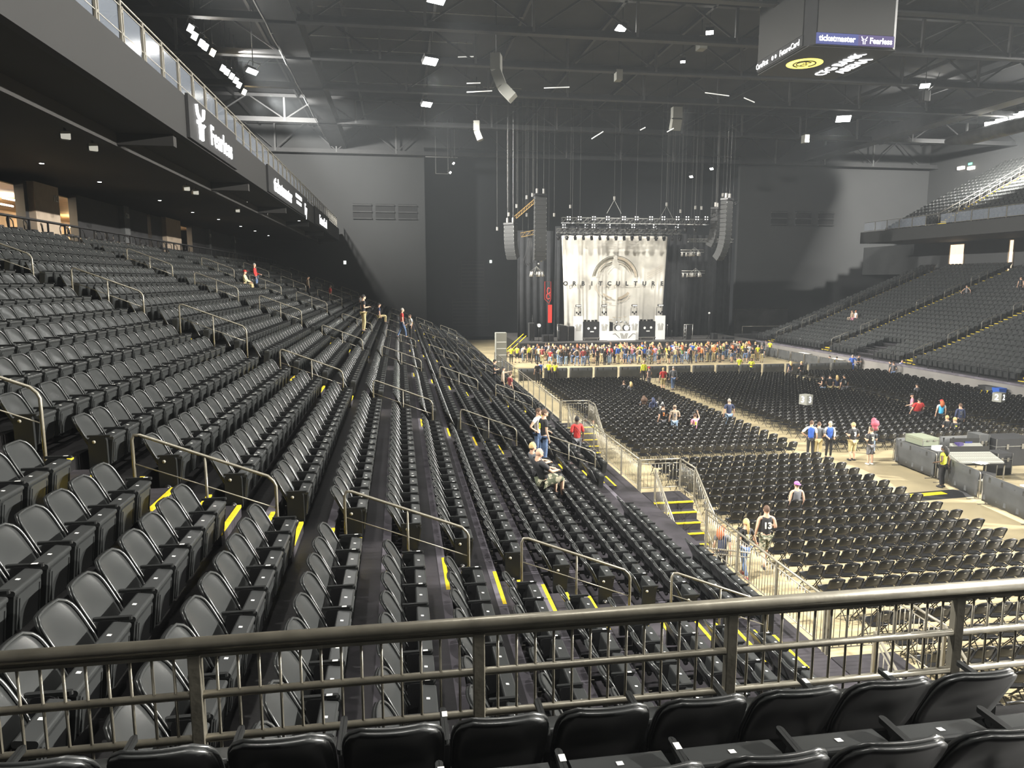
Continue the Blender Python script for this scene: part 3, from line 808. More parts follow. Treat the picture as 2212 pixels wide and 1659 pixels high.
# ------------------------------------------------------------------ mixing area
FL = [(21.9, 28.9), (21.95, 25.85), (21.5, 22.95), (21.2, 20.0), (21.0, 17.0)]
fl = [((22.0, 28.6), (21.85, 25.9)), ((21.8, 25.75), (21.35, 23.05)), ((21.3, 22.9), (20.95, 20.2)), ((20.9, 20.1), (20.6, 17.4))]
for i, (a, b) in enumerate(fl): barrier(a, b, 'dark mesh barrier around the mixing area, %s from its far corner' % ORD[i + 1], 'mesh barriers around the mixing area', h=1.12)
for i in range(4): barrier((22.1 + 2.2 * i, 28.9), (24.2 + 2.2 * i, 28.9), 'dark barrier along the far side of the mixing area, %s from the left' % ORD[i + 1], 'barriers on the far side of the mixing area')
def case(name, label, cat, x0, y0, x1, y1, z0, z1, mt='black', rz=0, lid=True):
    t = thing(name, label, cat, ((x0 + x1) / 2, (y0 + y1) / 2, z0), rz)
    hx, hy, h = (x1 - x0) / 2, (y1 - y0) / 2, z1 - z0
    MB().mat(mt).rbox(-hx, -hy, .02, hx, hy, h * .72, .02).build('body', parent=t)
    MB().mat(mt).rbox(-hx, -hy, h * .73, hx, hy, h, .02).build('lid', parent=t)
    g = MB().mat('alu')
    for sx in (-1, 1):
        for sy in (-1, 1): g.box(sx * hx - .012, sy * hy - .012, .02, sx * hx + .012, sy * hy + .012, h)
    g.box(-hx - .01, -hy - .01, h * .71, hx + .01, hy + .01, h * .735); g.build('edge_trim', parent=t)
    for sx in (-.4, .4): MB().mat('railgrey').box(sx * hx - .05, -hy - .02, h * .62, sx * hx + .05, -hy, h * .8).build('latch', parent=t)
    return t
def console(label, x, y, w, d, h, rz, lit=False):
    t = thing('mixing_console', label, 'mixing desk', (x, y, 0), rz)
    MB().mat('chairframe').box(-w / 2, -d / 2, h - .05, w / 2, d / 2, h).build('table', parent=t)
    for sx in (-1, 1):
        for sy in (-1, 1): MB().mat('railgrey').box(sx * w * .46 - .02, sy * d * .44 - .02, 0, sx * w * .46 + .02, sy * d * .44 + .02, h - .05).build('leg', parent=t)
    g = MB().mat('signgrey'); g.add([(-w * .46, -d * .42, h + .05), (w * .46, -d * .42, h + .05), (w * .46, d * .3, h + .28), (-w * .46, d * .3, h + .28), (-w * .46, -d * .42, h), (w * .46, -d * .42, h), (w * .46, d * .3, h), (-w * .46, d * .3, h)], [(0, 1, 2, 3), (0, 4, 5, 1), (2, 6, 7, 3), (1, 5, 6, 2), (3, 7, 4, 0)]); g.build('desk_surface', parent=t)
    g = MB().mat('black')
    for i in range(24):
        x_ = -w * .43 + w * .86 * i / 23
        for a, b in ((.08, .38), (.46, .66), (.7, .92)):
            ya, yb = -d * .42 + d * .72 * a, -d * .42 + d * .72 * b; za, zb = h + .055 + .23 * a, h + .055 + .23 * b
            g.add([(x_ - .008, ya, za), (x_ + .008, ya, za), (x_ + .008, yb, zb), (x_ - .008, yb, zb)], [(0, 1, 2, 3)])
    g.build('fader_strips', parent=t)
    MB().mat('led').box(-w * .44, d * .3, h + .05, w * .44, d * .36, h + .5).build('meter_bridge', parent=t)
    if lit: MB().mat('ledblue').box(0, d * .28, h + .2, w * .22, d * .29, h + .36).build('screen', parent=t)
    return t
console('mixing desk with pale surface beside the security guard', 23.3, 25.6, 2.0, 1.2, .85, -.12)
console('mixing desk with white table at the right edge of the mixing area', 26.2, 23.6, 2.4, 1.0, .85, -.12)
console('small dark control desk with a bluish screen in the mixing area', 24.4, 27.2, 1.5, .7, .85, -.1, True)
case('flight_case', 'grey green case lying on the tall case in the mixing area', 'case', 22.2, 27.2, 23.0, 28.3, 1.1, 1.45, 'greencase')
case('flight_case', 'tall grey case with metal edges at the far left corner of the mixing area', 'case', 22.15, 26.2, 22.95, 28.4, 0, 1.09, 'mesh')
case('flight_case', 'black case under a draped dark sheet at the far side of the mixing area', 'case', 26.0, 27.4, 27.9, 28.5, 0, 1.25, 'black')
case('flight_case', 'low black case under the desk at the right of the mixing area', 'case', 24.9, 21.6, 26.0, 22.4, 0, .7, 'black')
case('flight_case', 'square dark case between the pale desk and the draped sheet', 'case', 24.9, 26.1, 25.6, 26.8, 0, .95, 'black')
case('equipment_rack', 'dark rack standing upright beside the draped sheet', 'rack', 25.4, 27.7, 25.9, 28.4, 0, 1.4, 'mesh')
case('equipment_rack', 'wide black rack of three panels behind the right desk', 'rack', 26.0, 24.9, 28.6, 25.6, 0, 1.3, 'black')
tb = thing('folding_table', 'white folding table cluttered with gear in the mixing area', 'table', (23.3, 22.0, 0), -.1)
MB().mat('white').rbox(-.9, -.38, .72, .9, .38, .76, .03).build('table_top', parent=tb)
for sx in (-.8, .8):
    for sy in (-.3, .3): MB().mat('railgrey').box(sx - .015, sy - .015, 0, sx + .015, sy + .015, .72).build('leg', parent=tb)
for j, (x, y, sx) in enumerate(((22.9, 22.05, .32), (23.5, 21.95, .28), (23.9, 22.2, .2))):
    g = MB().mat('black').rbox(-sx / 2, -.14, 0, sx / 2, .14, .12, .02); o = g.build('gear_box', loc=(x, y, .76), rz=-.1)
    tag(o, ('widest', 'middle', 'smallest')[j] + ' black gear box on the white folding table', 'equipment')
# cable ramp with yellow lid
t = thing('cable_ramp', 'black cable ramp with a yellow lid across the aisle by the mixing area', 'cable ramp', (19.4, 23.9, 0), .08)
MB().mat('black').add([(-1.9, -.5, 0), (2.2, -.5, 0), (2.2, .5, 0), (-1.9, .5, 0), (-1.9, -.15, .06), (2.2, -.15, .06), (2.2, .15, .06), (-1.9, .15, .06)], [(4, 5, 6, 7), (0, 1, 5, 4), (2, 3, 7, 6), (1, 2, 6, 5), (3, 0, 4, 7)]).build('ramp', parent=t)
MB().mat('nose').box(-.4, -.15, .06, 1.3, .15, .075).build('lid', parent=t)
# section number signs on stands
for j, (px, py, n, nx) in enumerate(((1741, 862, '33', 33), (2158, 857, '22', 22))):
    p = aty(px, py, 37.5 if j == 0 else 38.5)
    t = thing('section_sign', 'illuminated white cube sign reading %s above the floor chairs' % n[0 if j == 0 else 0:2].replace('33', '3'), 'sign', (p.x, p.y, 0), R(22))
    t['label'] = ('grey cube sign showing a white number 3 on a pole above the chairs', 'grey cube sign showing a white number 2 near the blue bin')[j]
    MB().mat('steelblk').cyl((0, 0, 0), (0, 0, p.z - .3), .025).build('pole', parent=t)
    MB().mat('signgrey').rbox(-.27, -.27, p.z - .3, .27, .27, p.z + .26, .03).build('cube', parent=t)
    text(n[0], .5, 'letter', t, (0, -.28, p.z - .02), (pi / 2, 0, 0), 'numeral', .004)
    text(n[0], .5, 'letter', t, (-.28, 0, p.z - .02), (pi / 2, 0, -pi / 2), 'numeral', .004)
# bins by the right wall
for j, (px, mt, lab) in enumerate(((2126, 'black', 'black bin with a yellow label'), (2142, 'mesh', 'grey bin with a yellow label, the middle one'), (2157, 'blue', 'bright blue bin'))):
    p = atx(px, 858, 39.7)
    t = thing('wheeled_bin', lab + ' against the right floor wall', 'bin', (39.7, p.y, 0))
    MB().mat(mt).rbox(-.3, -.3, .05, .3, .3, 1.0, .05).build('body', parent=t); MB().mat(mt).rbox(-.32, -.32, 1.0, .32, .32, 1.08, .05).build('lid', parent=t)
    if j < 2: MB().mat('nose').box(-.31, -.1, .3, -.3, .14, .8).build('label_panel', parent=t)
# work tables near the right wall
for j, yy in enumerate((60.5, 66.0)):
    t = thing('folding_table', ('white high table against the black barriers on the right', 'small white table nearer the stage by the right barriers')[j], 'table', (39.7, yy, 0))
    MB().mat('white').box(-.4, -.8, 1.02, .4, .8, 1.06).build('table_top', parent=t)
    for sx in (-.3, .3): MB().mat('railgrey').box(sx - .02, -.7, 0, sx + .02, -.66, 1.02).box(sx - .02, .66, 0, sx + .02, .7, 1.02).build('legs', parent=t)

for j, (x, y, a, lab) in enumerate(((23.0, 24.9, .2, 'crumpled white sheet on the edge of the pale mixing desk'), (23.9, 22.35, -.3, 'white papers at the right end of the white folding table'), (24.6, 27.4, .5, 'pale cloth lying on the small control desk'))):
    g = MB().mat('white'); g.grid([[(-.25 + .1 * i, -.2 + .1 * q, .012 + .02 * sin(i * 2 + q * 3)) for i in range(6)] for q in range(5)][::-1], True, 0)
    z_ = (.92, .77, 1.0)[j]; o = g.build('paper_sheet', loc=(x, y, z_), rz=a); tag(o, lab, 'paper')

for j, (x, y, z, sx, sy, sz, m_, lab) in enumerate(((22.5, 26.6, 1.09, .5, .35, .16, 'white', 'pale box of papers on the near end of the tall grey case'), (24.1, 27.4, .98, .3, .3, .2, 'ledpurp', 'small purple lit unit on the small control desk'), (23.0, 24.6, 0, .5, .5, .6, 'black', 'black trunk on the floor just inside the mesh barrier'), (22.6, 24.0, 0, .45, .6, .45, 'signgrey', 'grey trunk on the floor inside the mesh barrier'), (27.3, 22.2, 0, .8, .6, .8, 'black', 'large black trunk at the right edge of the mixing area'))):
    g = MB().mat(m_); g.rbox(-sx / 2, -sy / 2, 0, sx / 2, sy / 2, sz, .03); o = g.build('equipment_box', loc=(x, y, z), rz=.15 * j); tag(o, lab, 'equipment')

# ------------------------------------------------------------------ roof steel
def roof_truss(Y, label, z0=24.0, z1=26.7, step=7.0, off=0.):
    t = thing('roof_truss', label, 'roof truss', (0, Y, z0), 0, 'roof trusses')
    MB().mat('truss').box(-24, -.28, 0, 72.6, .28, .12).box(-24, -.05, .12, 72.6, .05, .5).build('bottom_chord', parent=t)
    MB().mat('truss').box(-24, -.2, z1 - z0 - .3, 72.6, .2, z1 - z0).build('top_chord', parent=t)
    n = int(96 / step)
    vm = MB().mat('trusspale').box(-.09, -.1, .1, .09, .1, z1 - z0).mesh('vertical')
    for i in range(n):
        x = -23 + off + i * step; link_obj('vertical', vm, t, (x, 0, 0))
        MB().mat('truss').tube([(x, 0, .3), (x + step / 2, 0, z1 - z0 - .1)], .09, 4).build('brace', parent=t)
        MB().mat('truss').tube([(x + step, 0, .3), (x + step / 2, 0, z1 - z0 - .1)], .09, 4).build('brace', parent=t)
    return t
for i, (Y, off) in enumerate(((34, 0), (41.5, 2), (48.6, 4), (56, 1), (64.5, 3), (78, 5), (90.6, 2))):
    roof_truss(Y, 'dark roof truss spanning the hall, %s counting from the stage end' % ORD[7 - i], z0=24.0 if Y < 90 else 23.2, off=off)
# purlins
for i in range(16):
    x = -22 + i * 6.2
    tag(MB().mat('truss').box(x - .1, -7, 26.4, x + .1, 92, 26.7).build('roof_purlin'), 'long dark roof purlin running towards the stage, %s from the left wall' % ORD[i + 1], 'roof beam', 'roof purlins')
# catwalks with conduit
for sgn, x in ((0, -6.8), (1, 54.8)):
    t = thing('catwalk', 'long dark catwalk under the roof over the %s balcony edge' % ('left', 'right')[sgn], 'catwalk', (x, 0, 24))
    MB().mat('truss').box(-.9, 5, 0, .9, 91.9, .15).build('deck', parent=t)
    for s_ in (-1, 1): MB().mat('truss').box(s_ * .9 - .03, 5, .15, s_ * .9 + .03, 91.9, 1.2).build('side_guard', parent=t)
    pts = [(-1.0, 8 + j * 1.7, -.05 + .06 * sin(j * 1.9)) for j in range(46)]
    if sgn == 0: MB().mat('trusslight').tube(pts, .035, 5).build('conduit', parent=t)
def conduit(p, q, lab): tag(MB().mat('trusslight').tube([p, q], .03, 5).build('conduit'), lab, 'conduit', 'thin grey conduits under the roof')
k_ = 0
for Y, x0, x1 in ((44.5, -20, -1.2), (50.5, -19, -8), (58.5, -9, 6), (66, -16, -8.2), (52.5, -5, 9), (61.5, -5, 3), (71, -6, 12)):
    k_ += 1; conduit((x0, Y, 26.38), (x1, Y, 26.38), 'thin pale conduit across the roof at upper left, %s towards the stage' % ORD[k_])
# the long duct on the right with lamps above it
t = thing('air_duct', 'fat dark duct running along the upper right under the roof', 'duct', (59.6, 20, 23.1))
[MB().mat('cable').tube([(0, j, .7), (0, j, 3.9)], .03, 5).build('hanger', parent=t) for j in (2, 14, 26, 38, 49)]
MB().mat('mesh').tube([(0, 0, 0), (0, 50, 0), (-.2, 53, .1)], [.75, .75, .3], 16).build('pipe', parent=t)
HANG = 0
def lampbox(loc, lab, mt, to, w=.55, h=.42, grp='floodlight banks'):
    t = thing('floodlight', lab, 'floodlight', loc, 0, grp)
    d = (Vector(to) - Vector(loc)); t.rotation_euler = d.to_track_quat('-Y', 'Z').to_euler()
    MB().mat('steelblk').box(-w / 2 - .03, .03, -h / 2 - .03, w / 2 + .03, .35, h / 2 + .03).build('housing', parent=t)
    MB().mat(mt).box(-w / 2, -.005, -h / 2, w / 2, .03, h / 2).build('lens', parent=t)
    MB().mat('steelblk').tube([(-w / 2 - .05, .2, 0), (-w / 2 - .05, .2, .55), (w / 2 + .05, .2, .55), (w / 2 + .05, .2, 0)], .025).build('bracket', parent=t)
    q = t.rotation_euler.to_matrix().inverted() @ Vector((0, 0, 1)); top = (HANG if HANG else 26.99) - loc[2]
    MB().mat('steelblk').tube([Vector((0, .2, .3)), Vector((0, .2, .3)) + q * max(.1, top - .3)], .03, 5).build('hanger', parent=t)
    return t
lamps_l = [(412, 62), (421, 78), (436, 94), (444, 101), (460, 114), (482, 148), (491, 156), (501, 165), (510, 174), (517, 184), (528, 199)]
for i, (a, b) in enumerate(lamps_l):
    p = atx(a, b, -12.2); lampbox(p, '%s floodlight on the left bank, %s from the top' % ('warm' if i in (4, 10) else 'white', ORD[i + 1]), 'lampo' if i in (4, 10) else ('lampw' if i in (2, 3, 8, 9) else 'dotw'), (30, p.y - 10, 0))
p = atx(545, 155, -9); lampbox(p, 'lone white floodlight between the left bank and the conduit', 'lampw', (10, 40, 0), .9, .3)
for i, (a, b, mt_) in enumerate(((2138, 269, 'dotw'), (2162, 262, 'dotw'), (2193, 252, 'lampw'), (2213, 246, 'lampw'))):
    p = atx(a, b, 59.6); lampbox(p, 'floodlight above the right duct, %s from the stage end' % ORD[i + 1], mt_, (20, 30, 4), .9, .5)
for a, b, z, lab, mt_, w_ in ((930, 133, 23.9, 'bright hanging floodlight over the left edge of the floor', 'lampw', 1.0), (922, 226, 23.9, 'pair of flat white lamps nearer the stage on the left', 'dotw', .9),
        (944, -2, 23.9, 'hanging floodlight cut by the top edge of the picture', 'lampw', 1.0), (1342, 62, 25.5, 'small round white downlight among the roof trusses', 'dotw', .8),
        (1822, 257, 23.9, 'flat white lamp below the scoreboard on the right', 'dotw', 1.3), (1998, 186, 23.9, 'bright floodlight with dark hanging housing at upper right', 'lampw', .7), (1533, 71, 25.5, 'tiny white lamp left of the scoreboard', 'dotw', .5), (1475, 134, 25.5, 'very small white lamp low between the trusses', 'dotw', .35)):
    p = atz(a, b, z); lampbox(p, lab, mt_, (p.x + (6 if p.x < 20 else -6), p.y - 14, 0), w_, w_ * .6, 'hanging house lamps')
t = thing('downlight_box', 'dark tapered housing hanging below the bright floodlight at upper right', 'light fitting', atz(1998, 200, 23.3))
MB().mat('steelblk').rbox(-.35, -.3, -.7, .35, .3, .1, .12, 3).build('housing', parent=t); MB().mat('cable').tube([(0, 0, 0), (0, 0, 3.68)], .03).build('rod', parent=t); MB().mat('cable').tube([(.2, 0, .1), (.8, 0, .6), (1.2, 0, 1.6)], .03).build('cable', parent=t)
# linear fixtures and hanging clusters
for i, (a, b, c, d) in enumerate(((1008, 199, 1063, 196), (1175, 190, 1230, 188), (989, 123, 1023, 122), (1008, 180, 1038, 179), (1523, 200, 1575, 207), (1607, 211, 1630, 221), (1278, 300, 1303, 284), (1383, 281, 1394, 275), (1441, 285, 1455, 277))):
    p, q = aty(a, b, 60), aty(c, d, 60)
    t = thing('linear_fixture', 'thin pale tube fixture under the roof, %s' % ['left of two below the curved loudspeakers', 'right of the hanging loudspeakers', 'short and bright beside the left floodlight', 'short and dim just above the long left one', 'dashed pair left below the scoreboard', 'slanting below the scoreboard corner', 'slanting one near the stage trusses', 'short one mid roof near the stage', 'short one right of mid roof near the stage'][i], 'light fitting', p, 0, 'tube fixtures under the roof')
    MB().mat('tube').tube([(0, 0, 0), q - p], .045, 5).build('tube', parent=t); MB().mat('cable').tube([(0, 0, 0), (0, 0, 26.99 - p.z)], .01, 4).build('hanger', parent=t)
def speaker_arc(px, py, Y, n, sc, lab, turn):
    p = aty(px, py, Y); t = thing('hanging_loudspeaker', lab, 'loudspeaker', p, turn, 'loudspeakers hung from the roof')
    a = 0; x = z = 0
    for i in range(n):
        T = Matrix.Translation((x, 0, z)) @ Matrix.Rotation(a, 4, 'Y')
        MB().mat('hornbox').box(-.35 * sc, -.5 * sc, -1.1 * sc, .35 * sc, .5 * sc, 0, T=T).build('speaker_box', parent=t)
        q = T @ Vector((0, 0, -1.13 * sc)); x, z = q.x, q.z; a -= R(22)
    MB().mat('cable').tube([(0, 0, 0), (0, 0, 26.99 - p.z)], .03).build('hanger', parent=t)
speaker_arc(1072, 118, 50, 3, .95, 'pale curved hanging loudspeakers left of centre under the roof', -.3)
speaker_arc(1462, 232, 66, 2, .9, 'pale bent hanging loudspeaker right of centre under the roof', pi * .5)
speaker_arc(1030, 262, 70, 2, .8, 'dim curved hanging loudspeaker further back on the left', -.2)
speaker_arc(1516, 80, 52, 1, .8, 'small pale loudspeaker box left of the scoreboard', 0)
speaker_arc(1336, 152, 56, 1, .7, 'small pale loudspeaker box at centre of the roof', 0)
speaker_arc(1740, 292, 70, 1, .7, 'small dim loudspeaker box right of the stage under the roof', 0)
# dangling cables near the conduit
# exit sign and lamp pair above the upper right stand
t = thing('exit_sign', 'small green exit sign on the back wall above the upper right seats', 'sign', atx(2096, 354, 72.6))
MB().mat('green').box(-.05, -.3, -.12, 0, .3, .12).build('panel', parent=t)
for i, a in enumerate((2078, 2100)):
    t = thing('wall_lamp', ('left', 'right')[i] + ' of two pale glowing wall lamps above the upper right seats', 'wall lamp', atx(a, 363, 72.6), 0, 'pair of wall lamps')
    MB().mat('warmlamp').rbox(-.3, -.5, -.2, 0, .5, .2, .08, 3, 'x').build('shade', parent=t)


# ------------------------------------------------------------------ soffit downlights and speakers under the left balcony
dl = [(218, 288), (90, 353), (374, 361), (215, 393), (345, 433), (452, 398), (531, 436), (416, 459), (472, 474), (520, 489), (579, 459), (615, 482), (551, 499), (580, 509), (667, 502), (646, 477)]
dm = MB().mat('dotw').cyl((0, 0, -.03), (0, 0, .0), .085, 10).mesh('lens'); dr = MB().mat('steelblk').cyl((0, 0, -.02), (0, 0, .01), .12, 12).mesh('trim_ring')
for i, (a, b) in enumerate(dl):
    p = atz(a, b, 12.94)
    if p.x < -16.4: p.x = -16.4
    t = thing('downlight', 'small round white downlight in the soffit under the left balcony, %s by closeness' % ORD[i + 1], 'downlight', (p.x, p.y, 12.96), 0, 'downlights under the left balcony')
    link_obj('lens', dm, t); link_obj('trim_ring', dr, t)
for i, (a, b) in enumerate(((18, 133), (297, 309), (375, 286), (454, 399), (590, 449), (486, 408))):
    p = atz(a, b, 12.6); p.x = min(p.x, -9.6)
    t = thing('soffit_speaker', 'pale angled loudspeaker bracketed under the left balcony, %s from the camera' % ORD[i + 1], 'loudspeaker', (p.x, p.y, 12.6), .6, 'loudspeakers under the left balcony')
    MB().mat('hornbox').rbox(-.13, -.1, -.3, .13, .1, -.06, .03, 2, 'y').build('cabinet', parent=t); MB().mat('steelblk').box(-.03, -.03, -.06, .03, .03, .36).build('bracket', parent=t)

# ------------------------------------------------------------------ lit advertising letters on the left fascia
def fascia_sign(y0, y1, lab, items):
    t = thing('advertising_panel', lab, 'advertising sign', (-6.95, y0, 12.97))
    MB().mat('black').box(-.04, 0, .05, .06, y1 - y0, 1.5).build('panel', parent=t)
    for (s_, y, z, size, sx) in items: text(s_, size, 'letter', t, (.09, y - y0, z - 12.97), (pi / 2, 0, pi / 2), 'lettering', .012, sx, off=.012)
    return t
t = fascia_sign(26.7, 34.0, 'black panel with glowing white Fearless lettering on the left balcony front', [('Fearless', 31.2, 13.6, 1.02, 1.08)])
def mark(parent, y, z, s, x=.09):
    g = MB().mat('letter')
    for q in (-1, 1):
        g.tube([(x, y + q * .42 * s, z + .48 * s), (x, y + q * .34 * s, z + .22 * s), (x, y + q * .08 * s, z + .1 * s)], .055 * s, 5)
        g.tube([(x, y + q * .38 * s, z - .02 * s), (x, y + q * .14 * s, z - .04 * s), (x, y + q * .1 * s, z - .5 * s)], .06 * s, 5)
    g.build('emblem', parent=parent)
mark(t, 1.35, .78, 1.15)
t = fascia_sign(41.8, 59.0, 'long black panel with glowing white ticketmaster lettering and logos', [('ticketmaster', 46.9, 13.62, 1.15, 1.2), ('Fy', 57.6, 13.5, 1.2, 1.1)])
MB().mat('letter').box(.07, 10.6, .95, .09, 13.6, 1.2).box(.07, 10.9, .55, .09, 13.3, .75).build('bars', parent=t)
fascia_sign(64.0, 76.5, 'farthest black panel with small glowing FutureCard lettering', [('FutureCard', 70.6, 13.6, 1.15, 1.2)])

# ------------------------------------------------------------------ centre-hung scoreboard
X0, X1, Y0, Y1, ZB = 22.1, 27.6, 38.0, 44.0, 20.85
t = thing('scoreboard', 'centre-hung scoreboard box with dark screens and a lit logo underneath', 'scoreboard', (0, 0, ZB))
g = MB().mat('black'); c = .45
foot = [(X0 + c, Y0), (X1 - c, Y0), (X1, Y0 + c), (X1, Y1 - c), (X1 - c, Y1), (X0 + c, Y1), (X0, Y1 - c), (X0, Y0 + c)]
g.add([(x, y, 0) for x, y in foot] + [(x, y, 4.6) for x, y in foot], [tuple(range(8))[::-1], tuple(range(8, 16))] + [(i, (i + 1) % 8, 8 + (i + 1) % 8, 8 + i) for i in range(8)])
g.build('housing', parent=t)
MB().mat('led').box(X0 + .5, Y0 - .06, .62, X1 - .5, Y0, 4.5).build('screen', parent=t)
MB().mat('led').box(X0 - .06, Y0 + .5, .62, X0, Y1 - .5, 4.5).build('screen', parent=t)
MB().mat('ledblue').box(X0 + .45, Y0 - .07, .04, 25.0, Y0 - .005, .6).build('ribbon_screen', parent=t)
MB().mat('ledpurp').box(25.0, Y0 - .07, .04, X1 - .45, Y0 - .005, .6).build('ribbon_screen', parent=t)
MB().mat('black').box(X0 - .07, Y0 + .45, .04, X0 - .005, Y1 - .45, .6).build('ribbon_screen', parent=t)
MB().mat('led').box(X0 + .15, Y0 + .15, -.06, X1 - .15, Y1 - .15, .0).build('underside_screen', parent=t)
text('ticketmaster', .43, 'letter', t, (23.75, Y0 - .08, .32), (pi / 2, 0, 0), 'lettering', .005, .98, off=.008)
text('Fearless', .42, 'letter', t, (26.35, Y0 - .08, .30), (pi / 2, 0, 0), 'lettering', .005, 1.0, off=.008)
g = MB().mat('letter')
for q in (-1, 1):
    g.tube([(25.35 + q * .17, Y0 - .08, .5), (25.35 + q * .12, Y0 - .08, .4), (25.35 + q * .03, Y0 - .08, .36)], .02, 4).tube([(25.35 + q * .15, Y0 - .08, .32), (25.35 + q * .06, Y0 - .08, .3), (25.35 + q * .05, Y0 - .08, .12)], .02, 4)
g.build('emblem', parent=t)
text('CareFirst', .45, 'letter', t, (X0 - .08, 42.9, .3), (pi / 2, 0, -pi / 2), 'lettering', .005, .85)
text('FutureCard', .45, 'letter', t, (X0 - .08, 39.8, .3), (pi / 2, 0, -pi / 2), 'lettering', .005, 1.0)
MB().mat('letter').disc((X0 - .08, 41.65, .32), .12, 10, 'x').disc((X0 - .08, 41.3, .32), .11, 6, 'x').build('emblem', parent=t)
MB().mat('yellowlogo').cyl((23.75, 41.1, -.075), (23.75, 41.1, -.061), 1.02, 40).build('round_logo', parent=t)
g = MB().mat('black'); pts = [(23.75 + .62 * cos(a_), 41.1 + .62 * sin(a_), -.08) for a_ in [R(100 + 300 * i / 24) for i in range(25)]]
g.tube(pts, .05, 4); pts = [(23.72 + .42 * cos(a_), 41.1 + .42 * sin(a_), -.08) for a_ in [R(60 + 240 * i / 20) for i in range(21)]]; g.tube(pts, .04, 4); g.build('logo_rings', parent=t)
text('CFG', .5, 'black', t, (23.85, 41.1, -.09), (pi, 0, -pi / 2), 'lettering', .01, .9)
# lettering read from below, running towards the camera
for s_, x_, y_, in (('CFG BANK', 25.88, 41.0), ('ARENA', 26.85, 41.1)):
    o = text(s_, .98, 'letter', t, (x_, y_, -.09), (pi, 0, -pi / 2), 'lettering', .01, .90, off=.006)
MB().mat('black').box(X0, Y0 + .1, 4.6, X1, Y1 - .1, 5.3).build('top_frame', parent=t)
for x in (X0 + .6, X1 - .6):
    for y in (Y0 + .6, Y1 - .6): MB().mat('cable').cyl((x, y, 4.6), (x, y, 6.1), .04, 6).build('hanging_cable', parent=t)
MB().mat('white').tube([(X0 - .09, Y0 + .9, 4.4), (X0 - .09, Y0 + .9, 3.75), (X0 - .09, Y1 - .5, 3.75), (X0 - .09, Y1 - .5, 4.4)], .02, 4).build('screen_edge', parent=t)

# ------------------------------------------------------------------ stage
SZ = 1.62
g = MB().mat('stage').box(12.6, 75.4, SZ - .1, 39.5, 90.5, SZ); g.mat('black').box(12.6, 75.42, 0, 39.5, 75.5, SZ - .1).box(12.6, 75.5, 0, 12.7, 90.5, SZ - .1)
o = g.build('stage_platform'); tag(o, 'wide dark stage platform with a black skirt behind the crowd', 'stage')
t = thing('stage_ramp', 'pair of yellow edged ramps on the left end of the stage', 'ramp', (13.2, 76.5, 0))
MB().mat('nose').tube([(-2.4, .2, .3), (0, 0, 2.5)], .05, 5).build('rail', parent=t); MB().mat('nose').tube([(-2.0, .2, .1), (.3, 0, 2.3)], .05, 5).build('rail', parent=t)
MB().mat('steelblk').add([(-2.4, -.3, 0), (0, -.3, SZ), (0, .6, SZ), (-2.4, .6, 0)], [(0, 1, 2, 3)]).build('deck', parent=t)

# drapes
def drape(x0, x1, y, z0, z1, lab, seed=0, amp=.18, rz=0):
    n = int((x1 - x0) / .16) + 1; r_ = random.Random(seed); ph = [r_.uniform(-.5, .5) for _ in range(n + 1)]
    rows = []
    for z in (z1, (z0 + z1) / 2, z0):
        rows.append([(x0 + (x1 - x0) * i / n, y + amp * sin(i * 1.25 + ph[i]) * (.5 + .5 * (z1 - z) / (z1 - z0)), z) for i in range(n + 1)])
    o = MB().mat('drape').grid(rows, True, .02).build('stage_drape'); tag(o, lab, 'curtain', 'black stage drapes'); return o
drape(13.6, 17.9, 83, SZ, 13.9, 'black pleated drape left of the printed banner', 1)
drape(31.0, 33.6, 81.0, SZ, 13.6, 'black pleated drape right beside the printed banner', 2)
drape(33.8, 38.0, 83, SZ, 13.6, 'broad black pleated drape right of the banner', 3)
drape(38.2, 41.2, 86, SZ, 13.6, 'farthest right black drape by the proscenium edge', 4)
drape(17.9, 31.0, 82.5, SZ, 14.4, 'black backdrop curtain behind the printed banner', 5)

# banner
t = thing('printed_banner', 'big pale printed backdrop reading ORBITCULTURE with a ring emblem', 'banner', (24.33, 80, 0))
rows = []; nb = 90
for j in range(25):
    v = j / 24; z = 13.18 - v * 11.57; hw = 6.24 - .42 * sin(v * pi * .5) ; r_ = []
    for i in range(nb + 1):
        u = -1 + 2 * i / nb; amp = .02 + .14 * max(0, v - .35)
        y = amp * sin(i * 1.1 + 3 * sin(i * .37)) + .05 * sin(i * .31 + v * 4)
        r_.append((u * hw + (.15 if v > .5 else 0) * 0, y, z + (.07 * abs(cos(u * pi * 4.5)) if j == 0 else 0)))
    rows.append(r_)
MB().mat('banner').grid(rows, True, .01).build('cloth', parent=t)
ink = mat('grey brown ink', (.13, .12, .09), .9, noise=.3, nscale=3); ink2 = mat('pale brown ink', (.40, .34, .26), .9, noise=.2, nscale=2); blk = mat('banner letter ink', (.03, .03, .03), .9)
pxm = lambda px: aty(px, 609, 79.7).x - 24.33
for i, ch in enumerate('ORBITCULTURE'):
    px = 1200 + (185 + i * 161) / 8.508
    text(ch, .66, blk, t, (pxm(px), -.30, 7.86), (pi / 2, 0, 0), 'letter', .006, 1.0, off=.03)
def arc(r, a0, a1, w, m_, z=8.3, x=.02):
    n = max(4, int(abs(a1 - a0) / 5)); vs = []
    for i in range(n + 1):
        a = R(a0 + (a1 - a0) * i / n)
        for q in (r - w, r): vs.append((x + q * cos(a), -.26, z + q * sin(a)))
    MB().mat(m_).add(vs, [(2 * i, 2 * i + 1, 2 * i + 3, 2 * i + 2) for i in range(n)]).build('emblem_arc', parent=t)
